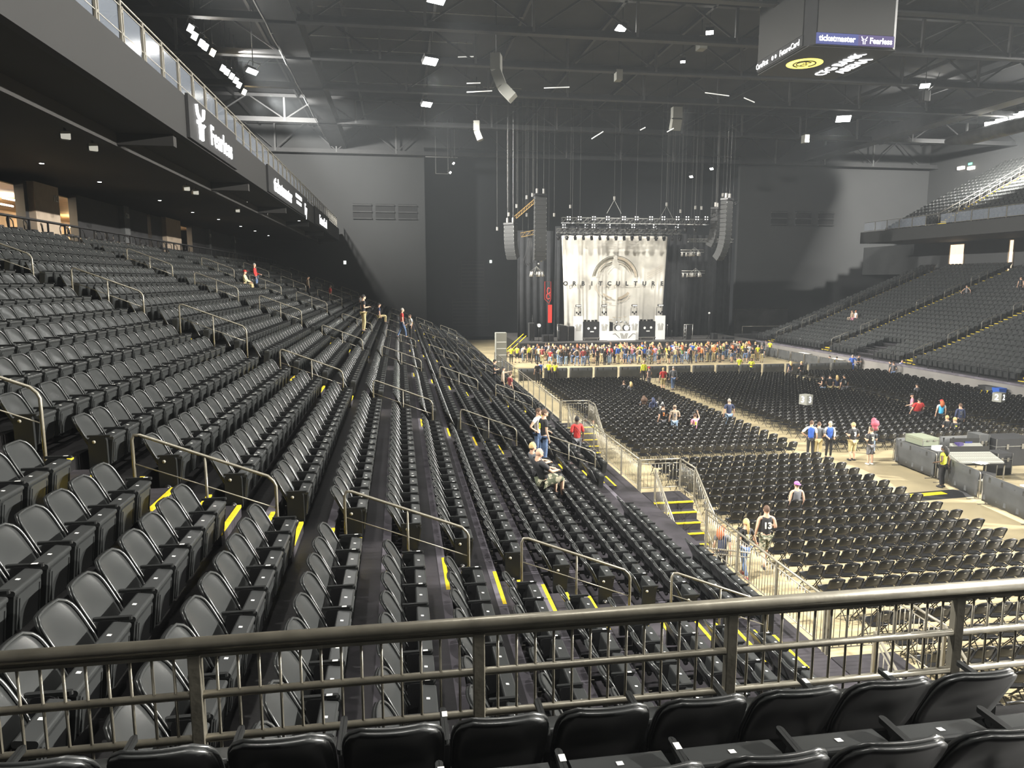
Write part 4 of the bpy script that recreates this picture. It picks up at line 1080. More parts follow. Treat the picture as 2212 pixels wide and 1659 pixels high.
arc(2.72, 6, 87, .08, ink); arc(2.72, 93, 172, .08, ink); arc(2.6, 10, 84, .26, ink2); arc(2.6, 96, 170, .26, ink); arc(2.28, 30, 60, .14, ink2); arc(2.25, 20, 82, .07, ink); arc(2.25, 98, 160, .07, ink2); arc(2.0, 102, 150, .10, ink); arc(2.0, 30, 76, .08, ink2)
arc(2.72, 235, 262, .07, ink2); arc(2.6, 278, 315, .07, ink2); arc(2.3, 280, 318, .30, ink2); arc(2.2, 228, 258, .2, ink2); arc(2.45, 195, 228, .08, ink2)
MB().mat(ink2).box(-2.0, -.27, 7.62, 3.0, -.262, 7.65).build('thin_line', parent=t)
g = MB().mat(ink2)
for k in range(4): g.add([(3.8, -.25, 8.4 + .22 * k), (5.6, -.25, 9.3 + .22 * k), (5.6, -.25, 9.34 + .22 * k), (3.8, -.25, 8.44 + .22 * k)], [(0, 1, 2, 3)])
g.build('hatching', parent=t)

# light towers with white scrims
for i, (x0, x1) in enumerate(((19.05, 20.05), (21.98, 23.0), (25.5, 26.5), (28.5, 29.6))):
    xc = (x0 + x1) / 2
    t = thing('light_tower', 'white panel tower with a lamp head on top, %s across the stage' % ('leftmost', 'second from left', 'third from left', 'rightmost')[i], 'light tower', (xc, 77.5, SZ), 0, 'white light towers on the stage')
    w2 = (x1 - x0) / 2
    MB().mat('white').box(-w2, 0, 0, w2, .4, 2.68).build('scrim_panel', parent=t)
    g = MB().mat(ink)
    for q in (-1, 1):
        for r_ in (0, .1, .2): g.tube([(q * (.04 + r_), -.01, 1.05), (q * (.06 + r_), -.01, 1.5), (q * (.16 + r_), -.01, 1.85 - r_ * .5)], .018, 4)
    g.build('emblem', parent=t)
    MB().mat('steelblk').tube([(-w2 + .12, .2, 2.68), (-w2 + .12, .2, 3.6), (w2 - .2, .2, 3.6), (w2 - .2, .2, 2.68)], .03).build('stand', parent=t)
    g = MB().mat('chairframe')
    for q in (-.18, .02, .2): g.rbox(q - .07, .1, 2.8 + abs(q), q + .07, .3, 3.0 + abs(q), .03)
    g.build('fixture_cluster', parent=t)
    MB().mat('steelblk').box(-.3, .05, 3.72, .3, .3, 3.95).tube([(0, .18, 3.55), (0, .18, 3.75)], .03).build('bar_lamp', parent=t)
    MB().mat('white').box(-.27, .03, 3.78, .27, .05, 3.9).build('bar_lens', parent=t)
for i, (x0, x1) in enumerate(((20.1, 21.95), (26.6, 28.45))):
    t = thing('amplifier_stack', 'covered black amplifier stack with gear on top, %s of the drum kit' % ('left', 'right')[i], 'amplifier', ((x0 + x1) / 2, 77.6, SZ), 0, 'amplifier stacks'); w2 = (x1 - x0) / 2
    MB().mat('black').box(-w2, 0, .3, w2, .8, 2.05).build('cabinet', parent=t)
    MB().mat('alu').box(-w2 - .1, -.1, .22, w2 + .1, .9, .3).build('riser_deck', parent=t)
    for q in (-.8, .8): MB().mat('alu').box(q * w2 - .03, -.08, 0, q * w2 + .03, -.02, .22).build('leg', parent=t)
    g = MB().mat('chairframe')
    for q in (-.6, -.2, .25, .6): g.rbox(q * w2 / .9 - .13, .2, 2.05, q * w2 / .9 + .13, .5, 2.22 + .08 * abs(q), .03)
    g.build('amp_heads', parent=t)
    for q, z in ((-.3, 1.32), (.45, 1.36)): MB().mat('white').disc((q, -.012, z), .14, 14).build('round_light', parent=t)
    MB().mat('white').box(-.1, -.02, .9, .3, 0, 1.02).build('light_bar', parent=t)
# drum riser and kit
t = thing('drum_riser', 'white drum riser printed with a grey emblem at the centre of the stage', 'riser', (24.44, 77.0, SZ))
MB().mat('white').box(-1.6, 0, 0, 1.55, 1.8, 1.02).build('riser_box', parent=t)
g = MB().mat(ink)
for q in (-1, 1):
    for r_ in (0, .12, .24): g.tube([(.2 + q * (.04 + r_), -.01, .2), (.2 + q * (.07 + r_), -.01, .5), (.2 + q * (.2 + r_), -.01, .8)], .025, 4)
    g.tube([(.2 + q * .5, -.01, .25), (.2 + q * .75, -.01, .5), (.2 + q * 1.0, -.01, .75), (.2 + q * 1.3, -.01, .7)], .03, 4)
g.build('emblem', parent=t)
t = thing('drum_kit', 'drum kit with two white fronted bass drums on the riser', 'drums', (24.5, 77.3, SZ + 1.02))
for q in (-.42, .52):
    b = MB().mat('steelblk').cyl((q, .05, .34), (q, .55, .34), .33, 20).build('bass_drum', parent=t); MB().mat('white').disc((q, .045, .34), .30, 20).build('drum_head', parent=b)
for q, z in ((-.9, .62), (-.5, .85), (0, .9), (.5, .85), (1.0, .6)): MB().mat('alu').cyl((q, .4, z), (q, .4, z + .2), .15, 14).build('tom_drum', parent=t)
for q, z in ((-1.25, 1.25), (-.75, 1.5), (-.1, 1.45), (.45, 1.55), (1.1, 1.3), (1.35, 1.0)):
    c_ = MB().mat('orange').cyl((q, .5, z), (q, .5, z + .012), .22, 16).build('cymbal', parent=t); MB().mat('alu').tube([(q, .5, z), (q, .6, 0)], .012, 5).build('stand', parent=c_)
MB().mat('steelblk').add([(-1.5, -.1, 0), (-1.0, .2, 0), (-1.0, .2, .95), (-1.5, -.1, 1.05)], [(0, 1, 2, 3)]).build('side_shield', parent=t)
# odds and ends at both sides of the stage
def stagebox(x0, x1, z1, y, lab, cat, mt='black', name='equipment_case', d=.8):
    t = thing(name, lab, cat, ((x0 + x1) / 2, y, SZ)); w2 = (x1 - x0) / 2
    MB().mat(mt).rbox(-w2, 0, .02, w2, d, z1, .03).build('body', parent=t); MB().mat('chairframe').box(-w2 + .04, -.015, .1, w2 - .04, 0, z1 - .1).build('front_cover', parent=t); return t
stagebox(17.15, 18.0, 1.7, 76.6, 'tall black draped case at the left of the stage', 'case'); stagebox(18.05, 18.95, 1.6, 76.9, 'black screen beside the leftmost white tower', 'case')
stagebox(15.3, 15.9, .75, 76.2, 'low black wedge box near the left stage corner', 'loudspeaker', name='floor_monitor'); stagebox(16.0, 16.5, .75, 76.2, 'second low black box near the left stage corner', 'loudspeaker', name='floor_monitor')
stagebox(31.7, 32.4, 1.55, 76.7, 'black draped case inside the silver rack frame right of the towers', 'case'); stagebox(34.9, 35.5, .7, 76.5, 'small dark cabinet at the right of the stage', 'case')
stagebox(36.3, 37.4, .25, 76.3, 'low black table edge of gear at the right of the stage', 'table')
t = thing('rack_frame', 'silver ladder-like rack frame at the right of the stage', 'rack', (31.45, 76.5, SZ)); g = MB().mat('alu')
for x in (0, .25, 1.0): g.tube([(x, 0, 0), (x, 0, 1.75)], .03, 5)
for z in (.1, .5, .9, 1.3, 1.7): g.tube([(0, 0, z), (.25, 0, z)], .025, 5)
g.tube([(0, 0, 1.72), (1.0, 0, 1.72)], .03, 5); g.build('frame', parent=t)
t = thing('rack_frame', 'silver frame around the draped case at the left of the stage', 'rack', (16.95, 76.5, SZ)); MB().mat('alu').tube([(0, 0, 0), (0, 0, 1.9), (1.2, 0, 1.75), (1.2, 0, 0)], .03, 5).tube([(0, 0, 1.2), (.25, 0, 1.2)], .025, 5).build('frame', parent=t)
for i, (px, lab) in enumerate(((1216, 'thin microphone stand left on the stage'), (1441, 'microphone stand just right of the rightmost tower'), (1451, 'tripod stand further right on the stage'), (1530, 'tall stand with a small lamp at the right of the stage'), (1150, 'thin tall pole at the left end of the stage'))):
    p = aty(px, 730, 77); h = (1.5, 1.6, 1.1, 2.9, 2.9)[i]
    t = thing('stand', lab, 'stand', (p.x, 77, SZ)); MB().mat('chairframe').tube([(0, 0, .3), (0, 0, h)], .025, 5).build('pole', parent=t)
    for a in (0, 2.1, 4.2): MB().mat('chairframe').tube([(0, 0, .35), (.3 * cos(a), .3 * sin(a), 0)], .018, 4).build('leg', parent=t)
    if i in (1, 3): MB().mat('white').ball((0, 0, h + .05), .12 if i == 3 else .05).build('head', parent=t)
# left: speaker cabinet and cymbal-like disc on pole
t = stagebox(14.0, 14.6, 2.0, 77.5, 'brown grey cabinet at the top of the yellow edged ramp', 'loudspeaker', 'pa', 'loudspeaker_cabinet')
t = thing('round_lamp', 'round pale lamp on a stand at the left of the stage', 'lamp', (15.0, 77, SZ)); MB().mat('white').disc((0, -.05, 1.75), .2, 16).build('lens', parent=t); MB().mat('chairframe').cyl((0, .0, 1.75), (0, .2, 1.75), .24, 16).tube([(0, .1, 0), (0, .1, 1.6)], .03).build('body', parent=t)
# red hanging banner pieces
t = thing('red_hanging_banner', 'narrow red banner in two hanging pieces left of the stage', 'banner', (0, 77, 0))
g = MB().mat('red'); g.tube([(15.62, 0, 8.1), (16.28, 0, 8.1), (16.28, 0, 6.2), (16.1, 0, 5.75), (15.62, 0, 6.2)], .03, 4, closed=True); g.build('upper_frame', parent=t)
MB().mat('red').tube([(16.05 + .16 * cos(a), 0, 7.1 + .34 * sin(a)) for a in [R(40 + 30 * i) for i in range(11)]], .05, 5).tube([(16.0 + .18 * cos(a), 0, 6.5 + .3 * sin(a)) for a in [R(30 * i) for i in range(12)]], .05, 5).build('red_coil', parent=t)
MB().mat('red').box(15.99, -.03, 3.65, 16.42, .03, 5.6).build('lower_strip', parent=t)
MB().mat('cable').tube([(16.0, 0, 8.1), (16.0, 0, 26.97)], .02, 4).build('cord', parent=t)

# ------------------------------------------------------------------ flown sound and light
def line_array(x, y, ztop, n, turn, lab, h=.46, w=1.25, curve=(0, 0, 0, 0, 0, 1, 1.5, 2, 2, 2.5, 3, 3.5, 4, 5, 6, 7)):
    t = thing('line_array', lab, 'loudspeaker array', (x, y, ztop), turn, 'hanging loudspeaker arrays')
    T = Matrix.Translation((0, 0, -.25)); tilt = 0
    MB().mat('steelblk').box(-w / 2, -.1, -.2, w / 2, .75, 0).build('flying_frame', parent=t)
    g0 = MB().mat('pa').add([(-w / 2, 0, -h + .015), (w / 2, 0, -h + .015), (w / 2, 0, 0), (-w / 2, 0, 0), (-w / 2 + .06, .75, -h + .05), (w / 2 - .06, .75, -h + .05), (w / 2 - .06, .75, -.03), (-w / 2 + .06, .75, -.03)], [(0, 1, 2, 3), (5, 4, 7, 6), (0, 4, 5, 1), (3, 2, 6, 7), (1, 5, 6, 2), (4, 0, 3, 7)])
    for q in (-w / 2 + .02, w / 2 - .06): g0.mat('alu').box(q, -.012, -h * .6, q + .04, 0, -h * .35)
    bm = g0.mesh('speaker_box')
    for i in range(n):
        o = link_obj('speaker_box', bm, t); o.matrix_local = T
        T = T @ Matrix.Translation((0, 0, -h)) @ Matrix.Rotation(R(curve[min(i, len(curve) - 1)]), 4, 'X')
    for q in (-.35, .35):
        MB().mat('hook').rbox(q - .1, .15, .05, q + .1, .4, .5, .05).build('chain_motor', parent=t)
        MB().mat('chainm').tube([(q, .27, .5), (q, .27, 26.97 - ztop)], .014, 4).build('chain', parent=t)
    return t
CV = (0, 0, 0, 0, 0, 0, 0, .5, 1, 1, 1.5, 2, 2.5, 3)
line_array(14.35, 73, 16.9, 14, .05, 'tall hanging loudspeaker array left of the stage, facing the camera', curve=CV)
line_array(34.6, 73, 16.8, 14, .6, 'tall curved hanging loudspeaker array right of the stage', curve=(0, 0, 0, 0, 0, 1, 2, 3, 4, 5, 6, 7, 8, 9))
line_array(11.3, 74.5, 14.1, 9, -.75, 'shorter curved loudspeaker array at the far left of the stage', h=.40, curve=(0, 1, 2, 3, 4, 5, 6, 7, 8))
line_array(35.0, 76.5, 16.2, 10, .9, 'dark side-facing loudspeaker array behind the right one', h=.42, w=1.1, curve=(0, 0, 1, 2, 3, 4, 5))
def box_truss(p0, p1, s, lab, mt='alu', cells=None, chains=1):
    p0, p1 = Vector(p0), Vector(p1); d = p1 - p0; L = d.length
    t = thing('lighting_truss', lab, 'truss', p0, 0, 'lighting trusses'); t.rotation_euler = d.to_track_quat('X', 'Z').to_euler()
    n = cells or max(2, int(L / s)); g = MB().mat(mt)
    for a in (-s / 2, s / 2):
        for b in (-s / 2, s / 2): g.tube([(0, a, b), (L, a, b)], .03, 4)
    g.build('main_tubes', parent=t); g = MB().mat(mt)
    for i in range(n):
        x0, x1 = L * i / n, L * (i + 1) / n
        for a in (-s / 2, s / 2):
            g.tube([(x0, a, -s / 2), (x1, a, s / 2)], .016, 3, cap=False); g.tube([(x0, a, -s / 2), (x0, a, s / 2)], .016, 3, cap=False)
            g.tube([(x0, -a, a), (x1, a, a)], .016, 3, cap=False)
    g.build('lacing', parent=t)
    if chains:
        for q in (.12, .5, .88):
            a_ = p0.lerp(p1, q); c_ = MB().mat('chainm').tube([a_ + Vector((0, 0, s / 2)), (a_.x, a_.y, 26.97)], .012, 4).build('chain', parent=t)
            c_.matrix_parent_inverse = (Matrix.Translation(p0) @ t.rotation_euler.to_matrix().to_4x4()).inverted()
    return t
box_truss((17.2, 76, 14.55), (33.6, 76, 14.55), .55, 'long front lighting truss above the stage, upper one')
box_truss((17.0, 77.5, 13.55), (31.2, 77.5, 13.55), .45, 'lower lighting truss just above the printed banner')
box_truss((31.6, 75, 14.0), (36.0, 74, 16.6), .35, 'thin diagonal truss leading to the right loudspeaker array', 'steelblk')
box_truss((32.6, 79, 12.75), (38.0, 79, 12.75), .35, 'double pipe truss right of the printed banner')
box_truss((11.9, 74, 14.6), (13.9, 73.6, 16.3), .3, 'gold coloured diagonal truss between the left loudspeaker arrays', 'orange')
box_truss((12.5, 74.2, 12.85), (14.0, 74.0, 13.15), .42, 'short gold coloured truss between the left loudspeaker arrays', 'orange')
def four_dot(px, py, Y, i, which):
    p = aty(px, py, Y); t = thing('blinder_light', 'four-cell blinder lamp on the %s stage truss, %s from left' % (which, ORD[i + 1]), 'stage light', (p.x, p.y - .35, p.z), 0, 'four-cell lamps on the stage trusses')
    MB().mat('steelblk').box(-.26, 0, -.26, .26, .12, .26).build('housing', parent=t)
    for a in (-.13, .13):
        for b in (-.13, .13): MB().mat('cell').disc((a, -.01, b), .06, 10).build('cell', parent=t)
for i, px in enumerate((1227, 1250.5, 1281, 1311, 1345.5, 1373, 1404, 1430.6, 1461, 1482, 1503, 1523)): four_dot(px, 472, 76, i, 'upper')
for i, px in enumerate((1217, 1265, 1280, 1313, 1365.5, 1412, 1459.5)): four_dot(px, 489, 77.5, i, 'lower')
mh_b = MB().mat('chairframe').rbox(-.16, -.16, -.14, .16, .16, .02, .03).mesh('base'); mh_y = MB().mat('chairframe').tube([(-.19, 0, -.14), (-.19, 0, -.5), (.19, 0, -.5), (.19, 0, -.14)], .04, 5).mesh('yoke')
mh_h = MB().mat('chairframe').tube([(0, 0, -.25), (0, 0, -.45), (0, -.05, -.72)], [.1, .17, .14], 10).mesh('head'); mh_l = MB().mat('hook').disc((0, -.055, -.725), .11, 10, 'z').mesh('lens')
def moving_head(x, y, z, lab, rz=0, tilt=0):
    t = thing('moving_head_light', lab, 'stage light', (x, y, z), rz, 'moving head lamps over the stage')
    link_obj('base', mh_b, t); link_obj('yoke', mh_y, t); h = link_obj('head', mh_h, t); link_obj('lens', mh_l, h)
for i in range(16):
    x = 17.2 + i * .92; moving_head(x, 77.5, 13.3, 'moving head lamp hanging from the lower stage truss, %s from left' % ORD[i + 1], rnd.uniform(-1, 1))
for i in range(14):
    x = 17.8 + i * 1.1; moving_head(x, 76, 14.2, 'moving head lamp hanging from the upper stage truss, %s from left' % ORD[i + 1], rnd.uniform(-1, 1))
def pod(px, py, Y, sc, lab, wide=0):
    p = aty(px, py, Y); t = thing('light_cluster', lab, 'light cluster', p, 0, 'hanging light clusters')
    g = MB().mat('alu')
    for k in range(6):
        a = k * pi / 3; g.tube([(0, 0, .7 * sc), (.75 * sc * cos(a), .75 * sc * sin(a), .1), (0, 0, -.2)], .03, 4)
    if wide: g.tube([(-wide, 0, .35), (wide * .7, 0, .35)], .05, 5).tube([(-wide, 0, .1), (wide * .7, 0, .1)], .04, 5)
    g.build('frame', parent=t)
    for k in range(5):
        a = k * 2 * pi / 5; o = MB().mat('hook').tube([(.6 * sc * cos(a), .6 * sc * sin(a), .15), (.7 * sc * cos(a), .7 * sc * sin(a), -.35 * sc)], [.1, .15], 8).build('lamp', parent=t)
    for k in range(3 if wide else 0): MB().mat('hook').tube([(-wide * (.3 + .3 * k), 0, .1), (-wide * (.3 + .3 * k), 0, -.35)], [.09, .13], 8).build('lamp', parent=t)
    MB().mat('cable').tube([(0, 0, .7 * sc), (0, 0, 26.97 - p.z)], .015, 4).build('cable', parent=t)
pod(1159, 590, 74, 1.0, 'chandelier-like lamp cluster hanging below the left array'); pod(1500, 547, 77, .9, 'upper hanging lamp cluster right of the banner', 1.6); pod(1502, 592, 77, .9, 'lower hanging lamp cluster right of the banner', 1.6)
# motors and chains above the trusses
mt_ = MB().mat('hook').rbox(-.10, -.09, 0, .10, .09, .36, .04).mesh('motor_body')
for i, (px, py, Y, zt) in enumerate(((1232, 450, 76, 26.97), (1327, 432, 76, 26.97), (1440, 445, 76, 26.97), (1502, 452, 76, 26.97), (1515, 453, 76, 26.97), (1197, 468, 76, 26.97), (1074, 498, 76, 26.97), (1099, 467, 74, 26.97), (1116, 449, 74, 26.97), (1138, 430, 74, 26.97), (1150, 425, 74, 26.97), (1561, 425, 74, 26.97), (1470, 460, 76, 26.97), (1138, 468, 74, 26.97))):
    p = aty(px, py, Y); t = thing('chain_hoist', 'pale chain hoist with its chain up to the roof, %s listed left to right by rig' % ORD[i + 1], 'chain hoist', p, 0, 'chain hoists above the stage')
    t['label'] = 'chain hoist above the %s, %s one there' % (('lighting truss' if i in (0, 1, 2, 3, 4, 5, 12) else 'left loudspeaker arrays' if i != 11 else 'right loudspeaker array'), ORD[[1, 2, 3, 4, 5, 6, 1, 2, 3, 4, 5, 1, 7, 6][i]])
    link_obj('motor_body', mt_, t); MB().mat('chainm').tube([(0, 0, .4), (0, 0, zt - p.z)], .012, 4).build('chain', parent=t)
    if i in (1, 2): MB().mat('alu').tube([(0, 0, 0), (-.8, 0, -1.4)], .03, 4).tube([(0, 0, 0), (.8, 0, -1.4)], .03, 4).build('bridle', parent=t)
for i, px in enumerate((1427, 1438, 1449, 1454, 1463, 1471, 1478)):
    p = aty(px, 470, 76.5); tag(MB().mat('chainm').tube([(p.x, p.y, p.z), (p.x, p.y, 26.97)], .012, 4).build('hanging_cable'), 'thin vertical cable rising above the right half of the truss, %s from left' % ORD[i + 1], 'cable', 'cables above the stage truss')
# cable loom hanging behind the left array
t = thing('cable_bundle', 'tangled cable bundle hanging between the left loudspeaker arrays', 'cables', aty(1142, 520, 74))
g = MB().mat('cable')
for k in range(6): g.tube([(.06 * k, 0, .6), (-.2 + .12 * k, 0, -1.0), (-.55 + .25 * k, .1, -2.2), (-.2 + .2 * k, 0, -2.6 + .1 * k)], .03, 5)
g.build('cables', parent=t); g = MB().mat('hook')
for k in range(9): g.ball((1.2 + .15 * sin(k * 2.1), 0, .3 - .33 * k), .12)
g.build('coiled_plugs', parent=t)
# small hanging frame with two lamps on the left of the stage house
p = aty(941, 340, 88)
t = thing('pipe_hanger', 'small rectangular frame hanging left of the stage opening', 'frame', p); MB().mat('trusslight').tube([(0, 0, 0), (0, 0, -1.85), (1.45, 0, -1.85), (1.45, 0, 0)], .06, 5).tube([(-1.2, 0, .05), (2.6, 0, .05)], .07, 5).tube([(0, 0, 0), (0, 0, 26.97 - p.z)], .03, 4).tube([(1.45, 0, 0), (1.45, 0, 26.97 - p.z)], .03, 4).build('tubes', parent=t)
for i, (a, b) in enumerate(((980, 353), (973, 373), (1537, 365), (1493, 382))):
    p = aty(a, b, 87); lampbox(p, ('upper lamp beside the small hanging frame', 'lower lamp beside the small hanging frame', 'right one of two slanting lamps above the right truss', 'left one of two slanting lamps above the right truss')[i], 'dotw', (p.x + (6 if i < 2 else -6), p.y - 2, p.z - 5), .5, .25, 'lamps inside the stage house')
for i, (a, b) in enumerate(((745, 567), (1060, 565), (1885, 570), (1893, 515))):
    p = aty(a, b, 92.0 if i != 1 else 105.9); t = thing('emergency_light', ('small white light on the end wall left', 'tiny light on the stage house wall', 'small square white light low on the right end wall', 'small white light on the right end wall above the square one')[i], 'light', (p.x, p.y, p.z)); MB().mat('dotw2').box(-.15, -.05, -.2, .15, 0, .2).build('lens', parent=t)
## platforms with people area at the right of the stage
t = thing('camera_platform', 'dark scaffold platform with rails at the right end of the stage', 'platform', (39.65, 79, 0)); MB().mat('black').box(0, 0, 0, 4.6, 2, 1.9).build('skirt', parent=t); MB().mat('railgrey').tube([(0, 0, 1.9), (0, 0, 2.9), (4.6, 0, 2.9), (4.6, 0, 1.9)], .03).build('rail', parent=t)
t = thing('lift_cabinet', 'tall grey equipment tower at the end of the left stand', 'cabinet', (9.3, 66, 0)); MB().mat('signgrey').box(-.5, 0, .1, .5, .9, 3.4).build('body', parent=t)
for z in (.7, 1.3, 1.9, 2.5): MB().mat('white').box(-.45, -.02, z, .45, 0, z + .08).build('shelf_edge', parent=t)

# ------------------------------------------------------------------ people
def pm_(name, col, rough=.75, **k): M[name] = mat(name, col, rough, noise=k.pop('noise', .12), nscale=k.pop('nscale', 6), **k); return name
for n_, c_ in dict(skin_light=(.58, .36, .25), skin_tan=(.42, .25, .16), skin_dark=(.12, .07, .045), sh_black=(.018, .018, .02), sh_grey=(.10, .105, .115), sh_white=(.68, .68, .66), sh_red=(.50, .035, .03), sh_blue=(.03, .10, .42), sh_navy=(.03, .04, .09),
        sh_yellow=(.75, .72, .05), sh_hiviz=(.80, .85, .05), sh_tan=(.33, .26, .19), sh_pink=(.62, .25, .33), sh_cyan=(.06, .42, .72), sh_maroon=(.20, .03, .03), sh_orange=(.6, .2, .05), sh_green=(.12, .22, .10), sh_pale=(.70, .66, .40),
        jeans=(.06, .10, .19), jeans_light=(.24, .34, .48), tr_black=(.014, .014, .016), tr_grey=(.11, .11, .12), tr_khaki=(.42, .35, .18), camo=(.13, .13, .08),
        hair_blond=(.50, .36, .16), hair_brown=(.09, .05, .03), hair_black=(.012, .011, .010), hair_red=(.45, .12, .04), hair_pink=(.42, .09, .13), hair_grey=(.32, .30, .27), purple=(.48, .14, .50), eye=(.02, .02, .02), lip=(.30, .10, .09), shoe_white=(.6, .6, .58)).items(): pm_(n_, c_)
M['camo'] = mat('camouflage cloth', (.30, .28, .20), .85, col2=(.06, .07, .04), nscale=9, thr=(.48, .52))
M['jeans'] = mat('blue denim', (.09, .14, .25), .85, noise=.25, nscale=8)

def skinned(nodes, edges, root, sub=1, name='body'):
    me = bpy.data.meshes.new(name); ks = list(nodes); ix = {k: i for i, k in enumerate(ks)}
    me.from_pydata([tuple(nodes[k][0]) for k in ks], [(ix[a], ix[b]) for a, b in edges], [])
    o = bpy.data.objects.new(name, me)
    o.modifiers.new('s', 'SKIN').use_smooth_shade = True
    sv = me.skin_vertices[0].data
    for k in ks:
        r = nodes[k][1]; sv[ix[k]].radius = r if isinstance(r, tuple) else (r, r); sv[ix[k]].use_root = (k == root)
    m = o.modifiers.new('u', 'SUBSURF'); m.levels = m.render_levels = sub
    return evaluated_mesh(o)
def V(*a): return Vector(a)
ARM = dict(down=((.235, -.03, 1.13), (.25, .04, .89)), fold=((.235, -.05, 1.14), (.12, .20, 1.17)), low=((.24, -.04, 1.13), (.15, .22, 1.03)), cross=((.245, .03, 1.15), (.03, .20, 1.14)),
           up=((.31, .12, 1.50), (.24, .18, 1.74)), out=((.30, .0, 1.16), (.42, .06, .96)), hip=((.40, -.08, 1.17), (.20, .03, 1.03)), point=((.28, .22, 1.38), (.26, .47, 1.44)), back=((.24, -.12, 1.15), (.12, -.16, .97)), lap=((.25, .10, 1.16), (.12, .32, 1.05)), wide=((.42, .0, 1.25), (.55, .1, 1.05)))
def person_meshes(spec):
    """returns list of (part name, mesh, [subparts]) in a 1.75 m frame, facing +y, feet at z=0"""
    w = spec.get('w', 1.0); sit = spec.get('pose') == 'sit'; lean = spec.get('lean', 0)
    turn = spec.get('head', 0); hd = spec.get('bow', 0)
    dz = -.44 if sit else 0
    def up(p):        # upper body transform: lean about the pelvis
        p = Vector(p); p = Vector((p.x * (w if p.z < 1.46 else 1), p.y, p.z))
        q = p - V(0, 0, .93); a = -lean; q = V(q.x, q.y * cos(a) - q.z * sin(a) * 1, q.y * sin(a) + q.z * cos(a)); return q + V(0, 0, .93 + dz)
    S_ = {}
    for s_, key in ((-1, 'L'), (1, 'R')):
        e, wr = ARM[spec.get('arm' + key, 'down')]
        S_['sh' + key] = up((s_ * .175, 0, 1.405)); S_['el' + key] = up((s_ * e[0], e[1], e[2])); S_['wr' + key] = up((s_ * wr[0], wr[1], wr[2]))
    lg = spec.get('pose', 'stand')
    for s_, key in ((-1, 'L'), (1, 'R')):
        S_['hip' + key] = V(s_ * .085 * w, 0, .88 + dz)
        if sit: S_['kn' + key] = V(s_ * .13 * w, .42, .50); S_['an' + key] = V(s_ * .13 * w, .40, .09)
        elif lg == 'walk': S_['kn' + key] = V(s_ * .09, .12 * s_ + .04, .49); S_['an' + key] = V(s_ * .09, .24 * s_ - .04, .09 if s_ > 0 else .13)
        elif lg == 'wide': S_['kn' + key] = V(s_ * .15, .02, .49); S_['an' + key] = V(s_ * .20, -.02, .08)
        else: S_['kn' + key] = V(s_ * .095 * w, .02, .49); S_['an' + key] = V(s_ * .10 * w, -.03, .08)
    pel = V(0, 0, .93 + dz); wst = up((0, 0, 1.08)); ch = up((0, 0, 1.27)); nb = up((0, -.01, 1.43)); nk = up((0, .0, 1.50)); hc = up((0, .02 + .03 * hd, 1.60 - .01 * hd)); ht = up((0, .02 + .06 * hd, 1.68 - .03 * hd))
    hv = spec.get('fat', 1.0)
    N = dict(pel=(pel, (.105 * w * hv, .085 * hv)), wst=(wst, (.10 * w * hv, .078 * hv)), ch=(ch, (.12 * w * hv, .085 * hv)), nb=(nb, (.06, .05)), nk=(nk, .052), hc=(hc, .078), ht=(ht, .062))
    E_ = [('pel', 'wst'), ('wst', 'ch'), ('ch', 'nb'), ('nb', 'nk'), ('nk', 'hc'), ('hc', 'ht')]
    for k in 'LR':
        N['sh' + k] = (S_['sh' + k], .056 * w); N['el' + k] = (S_['el' + k], .040 * w); N['wr' + k] = (S_['wr' + k], .027); N['pa' + k] = (S_['wr' + k] + (S_['wr' + k] - S_['el' + k]).normalized() * .075, (.036, .018))
        N['hip' + k] = (S_['hip' + k], .085 * w * hv); N['kn' + k] = (S_['kn' + k], .055 * w); N['ca' + k] = (S_['kn' + k].lerp(S_['an' + k], .3) + V(0, -.01, 0), .052 * w); N['an' + k] = (S_['an' + k], .034)
        N['to' + k] = (S_['an' + k] + V(0, .15, -.045), (.035, .022))
        E_ += [('nb', 'sh' + k), ('sh' + k, 'el' + k), ('el' + k, 'wr' + k), ('wr' + k, 'pa' + k), ('pel', 'hip' + k), ('hip' + k, 'kn' + k), ('kn' + k, 'ca' + k), ('ca' + k, 'an' + k), ('an' + k, 'to' + k)]
    me = skinned(N, E_, 'pel')
    sk = spec.get('skin', 'skin_light')
    g = MB().mat(sk); g.add([v.co for v in me.vertices], [tuple(p.vertices) for p in me.polygons], True)
    Th = Matrix.Translation(hc + V(0, 0, .02)) @ Matrix.Rotation(turn, 4, 'Z')
    g.ball((0, .005, .0), (.078, .096, .118), 14, T=Th)                     # skull and face
    g.ball((0, .075, -.055), (.045, .035, .045), 8, T=Th)                    # jaw
    g.tube([(0, .095, .03), (0, .115, -.012), (0, .092, -.02)], [.008, .013, .008], 6, T=Th)   # nose
    for s_ in (-1, 1): g.ball((s_ * .08, -.005, -.005), (.012, .022, .032), 6, T=Th)          # ears
    for k, s_ in (('L', -1), ('R', 1)):                                       # fingers
        d = (S_['wr' + k] - S_['el' + k]).normalized(); p = N['pa' + k][0]; side = d.cross(V(0, 1, 0) if abs(d.y) < .7 else V(0, 0, 1)).normalized(); nrm = side.cross(d).normalized()
        for i, (o_, L) in enumerate(((-.026, .062), (-.009, .074), (.009, .070), (.025, .055))):
            b = p + side * o_; c1 = 0.25 + .1 * i
            g.tube([b - d * .02, b + d * L * .5 + nrm * .004, b + d * L * .85 - nrm * L * c1 * .6, b + d * L * .95 - nrm * L * c1 * 1.3], [.010, .009, .0085, .007], 5)
        q = -1 if s_ > 0 else 1
        b = p - d * .045 + side * q * .022; g.tube([b, b + side * q * .022 + d * .022, b + side * q * .028 + d * .055 - nrm * .01], [.012, .0105, .008], 5)
    parts = [('body', g.mesh('body'), [])]
    # face details
    f = MB().mat('eye'); 
